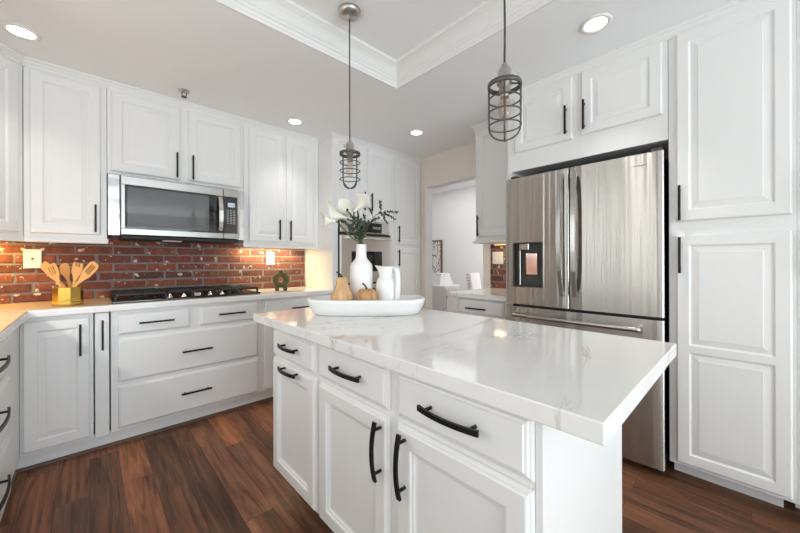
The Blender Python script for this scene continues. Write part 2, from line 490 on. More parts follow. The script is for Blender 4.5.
# ------------------------------------------------------------------ mesh helpers
class MB:
    def __init__(self):
        self.v, self.f, self.sm = [], [], []

    def add(self, vs, fs, smooth=False):
        b = len(self.v)
        self.v += [Vector(p) for p in vs]
        self.f += [tuple(b + i for i in f) for f in fs]
        self.sm += [smooth] * len(fs)
        return self

    def box(self, a, b, ch=0.0):
        x0, x1 = sorted((a[0], b[0])); y0, y1 = sorted((a[1], b[1])); z0, z1 = sorted((a[2], b[2]))
        c = min(ch, (x1 - x0) * .45, (y1 - y0) * .45, (z1 - z0) * .45)
        if c <= 0:
            vs = [(x, y, z) for x in (x0, x1) for y in (y0, y1) for z in (z0, z1)]
            fs = [(0, 1, 3, 2), (4, 6, 7, 5), (0, 4, 5, 1), (2, 3, 7, 6), (0, 2, 6, 4), (1, 5, 7, 3)]
            return self.add(vs, fs)
        # chamfered box: each corner has 3 vertices (on the x, y, z faces)
        vs, idx = [], {}
        for i, x in enumerate((x0, x1)):
            for j, y in enumerate((y0, y1)):
                for k, z in enumerate((z0, z1)):
                    sx, sy, sz = (c if i == 0 else -c), (c if j == 0 else -c), (c if k == 0 else -c)
                    idx[i, j, k, 0] = len(vs); vs.append((x, y + sy, z + sz))
                    idx[i, j, k, 1] = len(vs); vs.append((x + sx, y, z + sz))
                    idx[i, j, k, 2] = len(vs); vs.append((x + sx, y + sy, z))
        fs = []
        q = [(0, 0), (1, 0), (1, 1), (0, 1)]
        for s in (0, 1):
            fs.append([idx[s, a_, b_, 0] for a_, b_ in q])
            fs.append([idx[a_, s, b_, 1] for a_, b_ in q])
            fs.append([idx[a_, b_, s, 2] for a_, b_ in q])
        for s in (0, 1):
            for t in (0, 1):
                fs.append([idx[s, t, 0, 0], idx[s, t, 1, 0], idx[s, t, 1, 1], idx[s, t, 0, 1]])
                fs.append([idx[s, 0, t, 0], idx[s, 1, t, 0], idx[s, 1, t, 2], idx[s, 0, t, 2]])
                fs.append([idx[0, s, t, 1], idx[1, s, t, 1], idx[1, s, t, 2], idx[0, s, t, 2]])
        for i in (0, 1):
            for j in (0, 1):
                for k in (0, 1):
                    fs.append([idx[i, j, k, 0], idx[i, j, k, 1], idx[i, j, k, 2]])
        return self.add(vs, fs)

    def lathe(self, prof, seg=32, center=(0, 0, 0), smooth=True, cap=True, rx=1.0, ry=1.0, power=None, rot=0.0):
        vs = []
        n = len(prof)
        for r, z in prof:
            for s in range(seg):
                a = 2 * PI * s / seg + rot
                ca, sa = math.cos(a), math.sin(a)
                if power:
                    ca = math.copysign(abs(ca) ** (2 / power), ca)
                    sa = math.copysign(abs(sa) ** (2 / power), sa)
                vs.append((center[0] + r * rx * ca, center[1] + r * ry * sa, center[2] + z))
        fs = []
        for i in range(n - 1):
            for s in range(seg):
                t = (s + 1) % seg
                fs.append((i * seg + s, i * seg + t, (i + 1) * seg + t, (i + 1) * seg + s))
        if cap:
            if prof[0][0] > 1e-6:
                fs.append(tuple(reversed(range(seg))))
            if prof[-1][0] > 1e-6:
                fs.append(tuple((n - 1) * seg + s for s in range(seg)))
        return self.add(vs, fs, smooth)

    def tube(self, pts, rad, seg=10, smooth=True, closed=False):
        pts = [Vector(p) for p in pts]
        n = len(pts)
        rad = rad if isinstance(rad, (list, tuple)) else [rad] * n
        vs = []
        prev = None
        for i in range(n):
            if closed:
                t = pts[(i + 1) % n] - pts[i - 1]
            else:
                t = pts[min(i + 1, n - 1)] - pts[max(i - 1, 0)]
            t.normalize()
            if prev is None:
                up = Vector((0, 0, 1)) if abs(t.z) < 0.9 else Vector((1, 0, 0))
                a = t.cross(up).normalized()
            else:
                a = (prev - t * prev.dot(t)).normalized()
            prev = a
            b = t.cross(a)
            for s in range(seg):
                w = 2 * PI * s / seg
                vs.append(pts[i] + (a * math.cos(w) + b * math.sin(w)) * rad[i])
        fs = []
        for i in range(n if closed else n - 1):
            j = (i + 1) % n
            for s in range(seg):
                t = (s + 1) % seg
                fs.append((i * seg + s, i * seg + t, j * seg + t, j * seg + s))
        if not closed:
            fs.append(tuple(reversed(range(seg))))
            fs.append(tuple((n - 1) * seg + s for s in range(seg)))
        return self.add(vs, fs, smooth)

    def bar(self, pts, side, w, t):
        """rectangular section swept along pts; side = direction of the width w; t = thickness"""
        side = Vector(side).normalized()
        pts = [Vector(p) for p in pts]
        n = len(pts)
        w = w if isinstance(w, (list, tuple)) else [w] * n
        vs = []
        for i in range(n):
            d = (pts[min(i + 1, n - 1)] - pts[max(i - 1, 0)]).normalized()
            nn = d.cross(side).normalized()
            for a_, b_ in ((-1, -1), (1, -1), (1, 1), (-1, 1)):
                vs.append(pts[i] + side * (a_ * w[i] / 2) + nn * (b_ * t / 2))
        fs = [(i * 4 + k, i * 4 + (k + 1) % 4, (i + 1) * 4 + (k + 1) % 4, (i + 1) * 4 + k) for i in range(n - 1) for k in range(4)]
        fs += [(3, 2, 1, 0), tuple((n - 1) * 4 + k for k in range(4))]
        return self.add(vs, fs)

    def prism(self, poly, z0, z1, ch=0.0):
        """vertical prism over a polygon (list of xy, counter-clockwise), optional chamfer of top and bottom rims"""
        n = len(poly)
        def inset(d):
            out = []
            for i in range(n):
                p0, p1, p2 = Vector(poly[i - 1]), Vector(poly[i]), Vector(poly[(i + 1) % n])
                e1, e2 = (p1 - p0).normalized(), (p2 - p1).normalized()
                n1, n2 = Vector((-e1.y, e1.x)), Vector((-e2.y, e2.x))
                k = 1 + n1.dot(n2)
                out.append(p1 + (n1 + n2) * (d / max(k, 0.2)))
            return out
        rings = [(inset(ch), z0), (poly, z0 + ch), (poly, z1 - ch), (inset(ch), z1)] if ch > 0 else [(poly, z0), (poly, z1)]
        vs = [(p[0], p[1], z) for ps, z in rings for p in ps]
        fs = []
        for r in range(len(rings) - 1):
            for i in range(n):
                j = (i + 1) % n
                fs.append((r * n + i, r * n + j, (r + 1) * n + j, (r + 1) * n + i))
        fs.append(tuple(reversed(range(n))))
        fs.append(tuple((len(rings) - 1) * n + i for i in range(n)))
        return self.add(vs, fs)

    def build(self, name, material, parent=None, world=True, root=None, loc=None):
        me = bpy.data.meshes.new(name)
        verts = self.v
        base = root if root is not None else parent
        if base is not None and world:
            top = base
            while top.parent is not None:
                top = top.parent
            inv = TOPM[top.name].inverted()
            verts = [inv @ v for v in verts]
        if base is None and loc is not None:
            verts = [v - Vector(loc) for v in verts]
        me.from_pydata([tuple(v) for v in verts], [], self.f)
        me.polygons.foreach_set('use_smooth', self.sm)
        bm = bmesh.new()
        bm.from_mesh(me)
        bmesh.ops.recalc_face_normals(bm, faces=bm.faces)
        bm.to_mesh(me)
        bm.free()
        me.materials.append(material)
        o = bpy.data.objects.new(name, me)
        C.objects.link(o)
        if parent is not None:
            o.parent = parent
        elif loc is not None:
            o.location = loc
        if parent is None:
            TOPM[o.name] = Matrix.Translation(loc) if loc is not None else Matrix.Identity(4)
        return o


TOPM = {}


def tag(o, label=None, cat=None, group=None, kind=None):
    if label: o['label'] = label
    if cat: o['category'] = cat
    if group: o['group'] = group
    if kind: o['kind'] = kind
    return o


def thing(name, label, cat, loc=(0, 0, 0), rot=(0, 0, 0), group=None):
    o = bpy.data.objects.new(name, None)
    o.empty_display_size = 0.05
    C.objects.link(o)
    o.location = loc
    o.rotation_euler = rot
    TOPM[o.name] = Matrix.Translation(loc) @ Vector((0, 0, 0)).to_track_quat('Z', 'Y').to_matrix().to_4x4() if False else \
        Matrix.LocRotScale(Vector(loc), o.rotation_euler, None)
    return tag(o, label, cat, group)


def struct(o):
    o['kind'] = 'structure'
    return o


def copy_tree(o, parent=None):
    c = o.copy()
    C.objects.link(c)
    if parent is not None:
        c.parent = parent
    for ch in list(o.children):
        copy_tree(ch, c)
    return c


def smooth_path(pts, n=14):
    pts = [Vector(p) for p in pts]
    out = []
    for i in range(len(pts) - 1):
        p0, p1, p2, p3 = pts[max(i - 1, 0)], pts[i], pts[i + 1], pts[min(i + 2, len(pts) - 1)]
        for k in range(n):
            t_ = k / n
            out.append(0.5 * ((2 * p1) + (p2 - p0) * t_ + (2 * p0 - 5 * p1 + 4 * p2 - p3) * t_ * t_ + (3 * p1 - p0 - 3 * p2 + p3) * t_ ** 3))
    out.append(pts[-1])
    return out

# ------------------------------------------------------------------ cabinet doors, drawers, pulls
Z = Vector((0, 0, 1))
OUTER = [(0.0, 0.013), (0.003, 0.0175), (0.007, 0.020)]                       # small rounded rim
OUTER_ISLAND = [(0.0, 0.007), (0.004, 0.011), (0.007, 0.0125), (0.010, 0.0175), (0.014, 0.020)]
INNER = [(0.0, 0.020), (0.003, 0.0188), (0.006, 0.0150), (0.010, 0.0130), (0.014, 0.0130), (0.018, 0.0142), (0.037, 0.0172), (0.039, 0.0185)]
INNER_ISLAND = [(0.0, 0.020), (0.004, 0.019), (0.007, 0.0140), (0.013, 0.0120), (0.016, 0.0085), (0.024, 0.0065), (0.027, 0.0065)]


def front(mb, O, u, n, w, h, holes=(), outer=OUTER, inner=INNER, plain=None):
    """A cabinet front lying in the plane through O (its lower corner) spanned by u and Z, facing n.
    holes: [(u0, z0, u1, z1)] of sunk panels; plain: rim profile of a panel-less slab."""
    O, u, n = Vector(O), Vector(u).normalized(), Vector(n).normalized()
    P = lambda a, b, d: O + u * a + Z * b + n * d
    prof = plain if plain else outer
    loops = [(0.0, 0.0)] + list(prof)
    vs, fs = [], []
    for ins, d in loops:
        vs += [P(ins, ins, d), P(w - ins, ins, d), P(w - ins, h - ins, d), P(ins, h - ins, d)]
    k = len(loops)
    for i in range(k - 1):
        for s in range(4):
            t = (s + 1) % 4
            fs.append((i * 4 + s, i * 4 + t, (i + 1) * 4 + t, (i + 1) * 4 + s))
    fs.append((3, 2, 1, 0))
    ins, D = loops[-1]
    mb.add(vs, fs)
    if not holes:
        mb.add([P(ins, ins, D), P(w - ins, ins, D), P(w - ins, h - ins, D), P(ins, h - ins, D)], [(0, 1, 2, 3)])
        return mb
    # stiles and rails around the sunk panels (stacked vertically)
    holes = sorted(holes, key=lambda q: q[1])
    def quad(a0, b0, a1, b1):
        if a1 - a0 > 1e-5 and b1 - b0 > 1e-5:
            mb.add([P(a0, b0, D), P(a1, b0, D), P(a1, b1, D), P(a0, b1, D)], [(0, 1, 2, 3)])
    hl, hr = holes[0][0], holes[0][2]
    quad(ins, ins, hl, h - ins)
    quad(hr, ins, w - ins, h - ins)
    zs = [ins] + [z for q in holes for z in (q[1], q[3])] + [h - ins]
    for i in range(0, len(zs), 2):
        quad(hl, zs[i], hr, zs[i + 1])
    for a0, b0, a1, b1 in holes:
        vs, fs = [], []
        for i_, d in inner:
            vs += [P(a0 + i_, b0 + i_, d), P(a1 - i_, b0 + i_, d), P(a1 - i_, b1 - i_, d), P(a0 + i_, b1 - i_, d)]
        kk = len(inner)
        for i in range(kk - 1):
            for s in range(4):
                t = (s + 1) % 4
                fs.append((i * 4 + s, i * 4 + t, (i + 1) * 4 + t, (i + 1) * 4 + s))
        fs.append(((kk - 1) * 4, (kk - 1) * 4 + 1, (kk - 1) * 4 + 2, (kk - 1) * 4 + 3))
        mb.add(vs, fs)
    return mb


SLAB = [(0.0, 0.010), (0.003, 0.0135), (0.011, 0.0185), (0.014, 0.020)]
SLAB_ISLAND = [(0.0, 0.006), (0.004, 0.0095), (0.008, 0.0110), (0.011, 0.0150), (0.016, 0.0165), (0.019, 0.020)]


def straight_pull(parent, p, axis, n, length, name='pull_handle'):
    """flat square bar on two posts; p = centre on the door face"""
    p, axis, n = Vector(p), Vector(axis).normalized(), Vector(n).normalized()
    side = axis.cross(n)
    mb = MB()
    mb.bar([p + n * 0.026 + axis * (s * length / 2) for s in (-1, 0, 1)], side, 0.011, 0.010)
    for s in (-1, 1):
        q = p + axis * (s * (length / 2 - 0.022))
        mb.tube([q, q + n * 0.024], 0.0052, 8)
    o = mb.build(name, M['black'], parent)
    o['label'] = 'matte black bar handle'
    return o


def bow_pull(parent, p, axis, n, length, name='pull_handle'):
    """arched flat bar that bows away from the door, widening to its ends"""
    p, axis, n = Vector(p), Vector(axis).normalized(), Vector(n).normalized()
    side = axis.cross(n)
    mb = MB()
    pts, ws = [], []
    for i in range(17):
        t = -1 + 2 * i / 16
        pts.append(p + axis * (t * length / 2) + n * (0.024 + 0.013 * (1 - t * t)))
        ws.append(0.0125 + 0.002 * t * t)
    mb.bar(pts, side, ws, 0.0075)
    for s in (-1, 1):
        q = p + axis * (s * (length / 2 * 0.74))
        mb.tube([q, q + n * 0.032], 0.0050, 8)
    o = mb.build(name, M['black'], parent)
    o['label'] = 'matte black arched handle'
    return o


def panel_hole(w, h, stile=0.055, rail=0.055):
    return [(stile, rail, w - stile, h - rail)]


# A run lies along a wall: 'A' faces -y (u = +x), 'B' faces -x (u = -y so that u x Z points out).
class Run:
    def __init__(self, kind, face):
        self.kind, self.face = kind, face            # face = plane of the cabinet box front
    def u(self):
        return Vector((1, 0, 0)) if self.kind == 'A' else Vector((0, 1, 0))
    def n(self):
        return {'A': Vector((0, -1, 0)), 'B': Vector((-1, 0, 0)), 'L': Vector((1, 0, 0))}[self.kind]
    def pt(self, a, z, d=0.0):
        if self.kind == 'A':
            return Vector((a, self.face - d, z))
        if self.kind == 'B':
            return Vector((self.face - d, a, z))
        return Vector((self.face + d, a, z))
    def door(self, parent, a0, a1, z0, z1, name='door', holes=None, stile=0.055, rail=0.055, outer=OUTER, inner=INNER, plain=None):
        a0, a1 = sorted((a0, a1))
        w, h = a1 - a0, z1 - z0
        mb = MB()
        if plain:
            front(mb, self.pt(a0, z0), self.u(), self.n(), w, h, plain=plain)
        else:
            front(mb, self.pt(a0, z0), self.u(), self.n(), w, h, holes if holes else panel_hole(w, h, stile, rail), outer, inner)
        return mb.build(name, M['paint'], parent)
    def pull(self, door, a, z, length, vertical=True, bow=False):
        f = bow_pull if bow else straight_pull
        return f(door, self.pt(a, z, 0.020), Z if vertical else self.u(), self.n(), length)


# ------------------------------------------------------------------ room constants
X_LEFT, X_RIGHT, Y_BACK, Y_REAR, Z_CEIL = -0.89, 2.97, 3.34, -5.0, 2.44
X_WEST = -3.6                     # the room widens behind the photographer
TRAY = (0.34, 0.17, 1.64, 1.77)   # raised ceiling: x0, y0, x1, y1
Z_TRAY = 2.575
Z_TOP = 0.914                     # worktops


def bx(name, a, b, m, ch=0.0):
    return MB().box(a, b, ch).build(name, m)


# floor
struct(MB().add([(X_WEST - .3, Y_REAR - .3, 0), (5.6, Y_REAR - .3, 0), (5.6, 5.6, 0), (X_WEST - .3, 5.6, 0),
                 (X_WEST - .3, Y_REAR - .3, -.1), (5.6, Y_REAR - .3, -.1), (5.6, 5.6, -.1), (X_WEST - .3, 5.6, -.1)],
                [(0, 1, 2, 3), (7, 6, 5, 4), (0, 4, 5, 1), (1, 5, 6, 2), (2, 6, 7, 3), (3, 7, 4, 0)]).build('floor', M['floor']))
# pale carpet added unseen behind the camera to bounce light to the ceiling
struct(bx('floor_bounce_carpet', (X_WEST, Y_REAR, 0.0), (2.2, -0.45, .012), M['bounce_carpet']))
# ceiling with its raised centre
mb = MB()
x0, y0, x1, y1 = TRAY
T = 0.3
mb.box((X_WEST - .1, Y_REAR - .1, Z_CEIL), (x0, Y_BACK + .1, Z_CEIL + T))
mb.box((x1, Y_REAR - .1, Z_CEIL), (X_RIGHT + .12, Y_BACK + .1, Z_CEIL + T))
mb.box((x0, Y_REAR - .1, Z_CEIL), (x1, y0, Z_CEIL + T))
mb.box((x0, y1, Z_CEIL), (x1, Y_BACK + .1, Z_CEIL + T))
mb.box((x0, y0, Z_TRAY), (x1, y1, Z_CEIL + T))
struct(mb.build('ceiling', M['ceiling']))
struct(bx('ceiling_dining', (X_RIGHT + .12, -.2, 2.6), (5.6, 5.6, 2.75), M['ceiling']))

# walls
struct(bx('wall_back', (X_LEFT - .12, Y_BACK, 0), (X_RIGHT, Y_BACK + .12, Z_CEIL), M['wall']))
mb = MB()
mb.box((X_LEFT - .12, -2.2, 0), (X_LEFT, -1.7, Z_CEIL))
mb.box((X_LEFT - .12, -.2, 0), (X_LEFT, .1, Z_CEIL))
mb.box((X_LEFT - .12, 2.0, 0), (X_LEFT, Y_BACK, Z_CEIL))
mb.box((X_LEFT - .12, .1, 0), (X_LEFT, 2.0, .98))
mb.box((X_LEFT - .12, .1, 2.2), (X_LEFT, 2.0, Z_CEIL))
mb.box((X_LEFT - .12, -1.7, 0), (X_LEFT, -.2, 1.0))
mb.box((X_LEFT - .12, -1.7, 2.12), (X_LEFT, -.2, Z_CEIL))
struct(mb.build('wall_left', M['wall']))
struct(bx('wall_left_return', (X_WEST - .12, -2.2, 0), (X_LEFT - .12, -2.08, Z_CEIL), M['wall']))
# wall on the fridge side with the doorway to the dining room
mb = MB()
DW0, DW1, DWH = 1.90, 2.70, 2.082
mb.box((X_RIGHT, Y_REAR - .1, 0), (X_RIGHT + .115, DW0, Z_CEIL))
mb.box((X_RIGHT, DW1, 0), (X_RIGHT + .115, Y_BACK + .12, Z_CEIL))
mb.box((X_RIGHT, DW0, DWH), (X_RIGHT + .115, DW1, Z_CEIL))
struct(mb.build('wall_right', M['greige']))
# white plaster lining of the doorway
mb = MB()
mb.box((X_RIGHT + .004, DW1 - .004, 0), (X_RIGHT + .111, DW1, DWH))
mb.box((X_RIGHT + .004, DW0, 0), (X_RIGHT + .111, DW0 + .004, DWH))
mb.box((X_RIGHT + .004, DW0, DWH - .004), (X_RIGHT + .111, DW1, DWH))
struct(mb.build('trim_doorway', M['trim']))
# walls behind the photographer, with windows
def wall_with_hole(name, axis, pos, th, a0, a1, h0, h1, w0, w1, m):
    mb = MB()
    def b(a, c, zz0, zz1):
        if axis == 'y': mb.box((a, pos, zz0), (c, pos + th, zz1))
        else: mb.box((pos, a, zz0), (pos + th, c, zz1))
    b(a0, h0, 0, Z_CEIL); b(h1, a1, 0, Z_CEIL); b(h0, h1, 0, w0); b(h0, h1, w1, Z_CEIL)
    return struct(mb.build(name, m))

wall_with_hole('wall_rear', 'y', Y_REAR - .12, .12, X_WEST - .12, X_RIGHT, -1.5, 2.2, 0.05, 2.25, M['wall'])
wall_with_hole('wall_left_rear', 'x', X_WEST - .12, .12, Y_REAR, -2.2, -4.4, -2.5, 0.2, 2.2, M['wall'])

def window_unit(name, axis, pos, a0, a1, z0, z1, n):
    r = thing(name, None, None)
    r['kind'] = 'structure'
    mb = MB()
    def b(a, c, q0, q1, t=.05):
        if axis == 'y': mb.box((a, pos - t / 2, q0), (c, pos + t / 2, q1), .004)
        else: mb.box((pos - t / 2, a, q0), (pos + t / 2, c, q1), .004)
    b(a0, a1, z0, z0 + .06); b(a0, a1, z1 - .06, z1)
    for i in range(n + 1):
        c = a0 + (a1 - a0) * i / n
        lo, hi = max(a0, c - .035), min(a1, c + .035)
        b(lo, hi, z0 + .06, z1 - .06)
    b(a0, a1, (z0 + z1) / 2 - .015, (z0 + z1) / 2 + .015, .04)
    fr = mb.build('window_frame', M['trim'], r)
    mb = MB()
    if axis == 'y': mb.box((a0 + .02, pos - .003, z0 + .02), (a1 - .02, pos + .003, z1 - .02))
    else: mb.box((pos - .003, a0 + .02, z0 + .02), (pos + .003, a1 - .02, z1 - .02))
    mb.build('window_pane', M['pane'], r)

window_unit('window_1', 'y', Y_REAR - .06, -1.5, 2.2, 0.05, 2.25, 4)
window_unit('added_window_3', 'x', X_LEFT - .06, -1.7, -.2, 1.0, 2.12, 2)  # unseen window added as the opening for the rear left fill
window_unit('added_window_4', 'x', X_LEFT - .06, .1, 2.0, .98, 2.2, 4)  # unseen window added so the left fill reaches the island front
window_unit('window_2', 'x', X_WEST - .06, -4.4, -2.5, 0.2, 2.2, 2)

# dining room shell
struct(bx('wall_dining_far', (5.3, 0.3, 0), (5.42, 5.5, 2.6), M['dining_wall']))
struct(bx('wall_dining_side', (X_RIGHT + .115, 5.3, 0), (5.3, 5.42, 2.6), M['dining_wall']))
struct(bx('wall_dining_near', (X_RIGHT + .115, 0.3, 0), (5.3, 0.42, 2.6), M['dining_wall']))


def molding(name, path, prof, m, closed=False, out_side=1):
    """prof: (out, z) points; path: xy polyline; out = to the right-hand side of travel (out_side=1)"""
    n = len(path)
    P = [Vector(p) for p in path]
    vs = []
    for i in range(n):
        d1 = (P[i] - P[i - 1]).normalized() if (i > 0 or closed) else None
        d2 = (P[(i + 1) % n] - P[i]).normalized() if (i < n - 1 or closed) else None
        d1 = d1 or d2
        d2 = d2 or d1
        n1 = Vector((d1.y, -d1.x)) * out_side
        n2 = Vector((d2.y, -d2.x)) * out_side
        nn = (n1 + n2) / max(1 + n1.dot(n2), 0.15)
        for o_, z_ in prof:
            q = P[i] + nn * o_
            vs.append((q.x, q.y, z_))
    k = len(prof)
    fs = []
    for i in range(n if closed else n - 1):
        j = (i + 1) % n
        for s in range(k):
            t = (s + 1) % k
            fs.append((i * k + s, i * k + t, j * k + t, j * k + s))
    if not closed:
        fs.append(tuple(range(k)))
        fs.append(tuple((n - 1) * k + s for s in reversed(range(k))))
    return struct(MB().add(vs, fs).build(name, m))


# crown in the raised ceiling (travel so that the inside of the hole is on the right-hand side)
zt, zc = Z_TRAY, Z_CEIL
tray_prof = [(0, zc), (.010, zc), (.012, zc + .014), (.016, zc + .018), (.018, zc + .034), (.026, zc + .040), (.028, zc + .052),
             (.034, zc + .056), (.040, zc + .066), (.052, zc + .084), (.066, zc + .100), (.080, zc + .110), (.084, zc + .114),
             (.092, zc + .118), (.094, zt), (0, zt)]
molding('trim_ceiling_crown', [(x0, y0), (x0, y1), (x1, y1), (x1, y0)], tray_prof, M['trim'], closed=True)

# ------------------------------------------------------------------ cabinet crown and toe kicks
YU, YB, YT = 3.05, 2.785, 2.785           # box fronts: wall uppers, base run, oven tower
XB = 2.31                                   # box front of the fridge wall
ccz = Z_CEIL
crown = [(-.02, ccz - .050), (.004, ccz - .050), (.006, ccz - .036), (.012, ccz - .030), (.018, ccz - .016), (.026, ccz - .010),
         (.028, ccz - .0005), (-.02, ccz - .0005)]
molding('trim_cabinet_crown_back', [(-.582, 2.05), (-.582, 2.765), (-.295, YU), (1.72, YU), (1.72, YT), (X_RIGHT, YT)], crown, M['trim'])
molding('trim_cabinet_crown_fridge', [(X_RIGHT - .001, 1.762), (2.63, 1.762), (2.63, 1.262), (XB, 1.262), (XB, -.75)], crown, M['trim'])
# painted toe boards and brown shoe moulding
mb = MB()
mb.box((-.305, 2.835, 0), (1.72, 2.85, .098))
struct(mb.build('baseboard_back', M['paint']))
mb = MB()
mb.box((-.325, .6, 0), (-.31, 2.835, .098))
struct(mb.build('baseboard_left', M['paint']))
shoe = [(0, 0), (.016, 0), (.016, .006), (.012, .014), (.004, .018), (0, .018)]
molding('trim_shoe_moulding', [(-.31, .6), (-.31, 2.835), (1.72, 2.835)], shoe, M['shoe'])

# ------------------------------------------------------------------ brick backsplash
def brick_field(u0, u1, z0, z1, place, seed, holes=()):
    """returns (bricks, mortar) meshes; place(u, z, d) -> world point"""
    rnd = random.Random(seed)
    L, H, J = 0.203, 0.0655, 0.0135
    bricks = MB()
    row = 0
    z = z0 + 0.004
    while z < z1 - .004:
        zt_ = min(z + H - J, z1)
        off = (0 if row % 2 else L / 2) + rnd.uniform(-.012, .012)
        u = u0 - L + off
        while u < u1:
            a, b = max(u, u0), min(u + L - J + rnd.uniform(-.004, .004), u1)
            if b - a > .012:
                dz = rnd.uniform(-.0015, .0015)
                dep = rnd.uniform(.009, .0135)
                c = .0035
                j = lambda: rnd.uniform(-.0022, .0022)
                zz0, zz1 = z + dz, max(zt_ + dz * .5, z + .006)
                zz1 = min(zz1, z1)
                ring0 = [(a, zz0, 0), (b, zz0, 0), (b, zz1, 0), (a, zz1, 0)]
                ring1 = [(a + j(), zz0 + j(), dep - c), (b + j(), zz0 + j(), dep - c), (b + j(), zz1 + j(), dep - c), (a + j(), zz1 + j(), dep - c)]
                ring2 = [(a + c + j(), zz0 + c, dep), (b - c + j(), zz0 + c, dep), (b - c + j(), zz1 - c, dep), (a + c + j(), zz1 - c, dep)]
                vs = [place(*p) for p in ring0 + ring1 + ring2]
                fs = [(r * 4 + s, r * 4 + (s + 1) % 4, (r + 1) * 4 + (s + 1) % 4, (r + 1) * 4 + s) for r in (0, 1) for s in range(4)]
                fs.append((8, 9, 10, 11))
                bricks.add(vs, fs)
            u += L + rnd.uniform(-.003, .003)
        z += H
        row += 1
    mort = MB()
    r0 = [(u0, z0, 0), (u1, z0, 0), (u1, z1, 0), (u0, z1, 0)]
    r1 = [(u0, z0, .007), (u1, z0, .007), (u1, z1, .007), (u0, z1, .007)]
    mort.add([place(*p) for p in r0 + r1], [(0, 1, 2, 3), (7, 6, 5, 4), (0, 4, 5, 1), (1, 5, 6, 2), (2, 6, 7, 3), (3, 7, 4, 0)])
    return bricks, mort

t = thing('brick_backsplash', 'long weathered red brick backsplash behind the gas cooktop', 'backsplash', (0, Y_BACK, Z_TOP))
b, m_ = brick_field(X_LEFT + .02, 1.708, Z_TOP + .001, 1.44, lambda u, z, d: (u, Y_BACK - .001 - d, z), 3)
b.build('brick_facing', M['brick'], t); m_.build('mortar_bed', M['mortar'], t)
t = thing('brick_backsplash', 'red brick backsplash in the corner by the side counter', 'backsplash', (X_LEFT, 2, Z_TOP))
t['label'] = 'red brick backsplash on the side wall beyond the utensil holder corner'
b, m_ = brick_field(2.01, Y_BACK - .02, Z_TOP + .001, 1.44, lambda u, z, d: (X_LEFT + .001 + d, u, z), 5)
b.build('brick_facing', M['brick'], t); m_.build('mortar_bed', M['mortar'], t)
t = thing('brick_backsplash', 'narrow red brick backsplash between doorway and refrigerator', 'backsplash', (X_RIGHT, 1.5, Z_TOP))
b, m_ = brick_field(1.262, 1.808, Z_TOP + .001, 1.40, lambda u, z, d: (X_RIGHT - .001 - d, u, z), 9)
b.build('brick_facing', M['brick'], t); m_.build('mortar_bed', M['mortar'], t)

# ------------------------------------------------------------------ wall cabinets on the back wall
def carcass(parent, a, b, name='cabinet_body', ch=.002):
    return MB().box(a, b, ch).build(name, M['paint'], parent)

RA = Run('A', YU)
ZU0, ZU1 = 1.346, 2.392
def light_rail(parent, x0, x1, y=YU, ends=True):
    mb = MB()
    mb.box((x0, y - .012, ZU0 - .036), (x1, y + .02, ZU0 - .012), .006)
    mb.box((x0, y - .004, ZU0 - .014), (x1, y + .02, ZU0), .002)
    return mb.build('light_rail', M['paint'], parent)

t = thing('wall_cabinet', 'single-door white wall cabinet above the gold utensil holder', 'cabinet', (-.1, YU, ZU0))
carcass(t, (-.294, YU, ZU0), (.088, Y_BACK - .002, Z_CEIL - .002))
light_rail(t, -.294, .096)
d = RA.door(t, -.268, .057, 1.367, 2.375)
RA.pull(d, .030, 1.478, .185)

t = thing('wall_cabinet', 'short two-door white wall cabinet directly over the microwave', 'cabinet', (.54, YU, 1.8))
carcass(t, (.090, YU, 1.797), (.983, Y_BACK - .002, Z_CEIL - .002))
d = RA.door(t, .111, .516, 1.820, 2.377); RA.pull(d, .492, 1.928, .19)
d = RA.door(t, .568, .960, 1.826, 2.377); RA.pull(d, .597, 1.928, .19)

t = thing('wall_cabinet', 'two-door white wall cabinet between microwave and oven tower', 'cabinet', (1.35, YU, ZU0))
carcass(t, (.985, YU, ZU0), (1.718, Y_BACK - .002, Z_CEIL - .002))
light_rail(t, .98, 1.718)
d = RA.door(t, 1.027, 1.348, 1.367, 2.375); RA.pull(d, 1.296, 1.480, .19)
d = RA.door(t, 1.372, 1.652, 1.367, 2.375); RA.pull(d, 1.402, 1.480, .19)

# diagonal corner wall cabinet
t = thing('corner_wall_cabinet', 'angled white corner wall cabinet next to the single-door wall cabinet', 'cabinet', (-.44, 2.91, ZU0))
poly = [(-.297, YU), (-.297, Y_BACK - .002), (X_LEFT + .002, Y_BACK - .002), (X_LEFT + .002, 2.765), (-.582, 2.765)]
poly = list(reversed(poly))
MB().prism(list(reversed(poly)) if False else [(-.582, 2.765), (-.297, YU), (-.297, Y_BACK - .002), (X_LEFT + .002, Y_BACK - .002), (X_LEFT + .002, 2.765)], ZU0, Z_CEIL - .002).build('cabinet_body', M['paint'], t)
du = Vector((1, 1, 0)).normalized(); dn = Vector((1, -1, 0)).normalized()
L = math.hypot(.285, .285)
mb = MB(); front(mb, Vector((-.582, 2.765, 1.367)) + du * .03, du, dn, L - .062, 2.375 - 1.367, panel_hole(L - .062, 2.375 - 1.367))
d = mb.build('door', M['paint'], t)
straight_pull(d, Vector((-.582, 2.765, 1.48)) + du * .055 + dn * .02, Z, dn, .185)
mb = MB()
mb.bar([Vector((-.582, 2.765, ZU0 - .017)), Vector((-.297, YU, ZU0 - .017))], Z, .034, .022)
mb.build('light_rail', M['paint'], t)

t = thing('wall_cabinet', 'white wall cabinet on the side wall adjoining the angled corner cabinet', 'cabinet', (-.75, 2.4, ZU0))
carcass(t, (X_LEFT + .002, 2.05, ZU0), (-.582, 2.763, Z_CEIL - .002))
RLU = Run('L', -.582)
for a0, a1, pa in ((2.075, 2.395, 2.365), (2.415, 2.735, 2.445)):
    d = RLU.door(t, a0, a1, 1.367, 2.375); RLU.pull(d, pa, 1.478, .185)

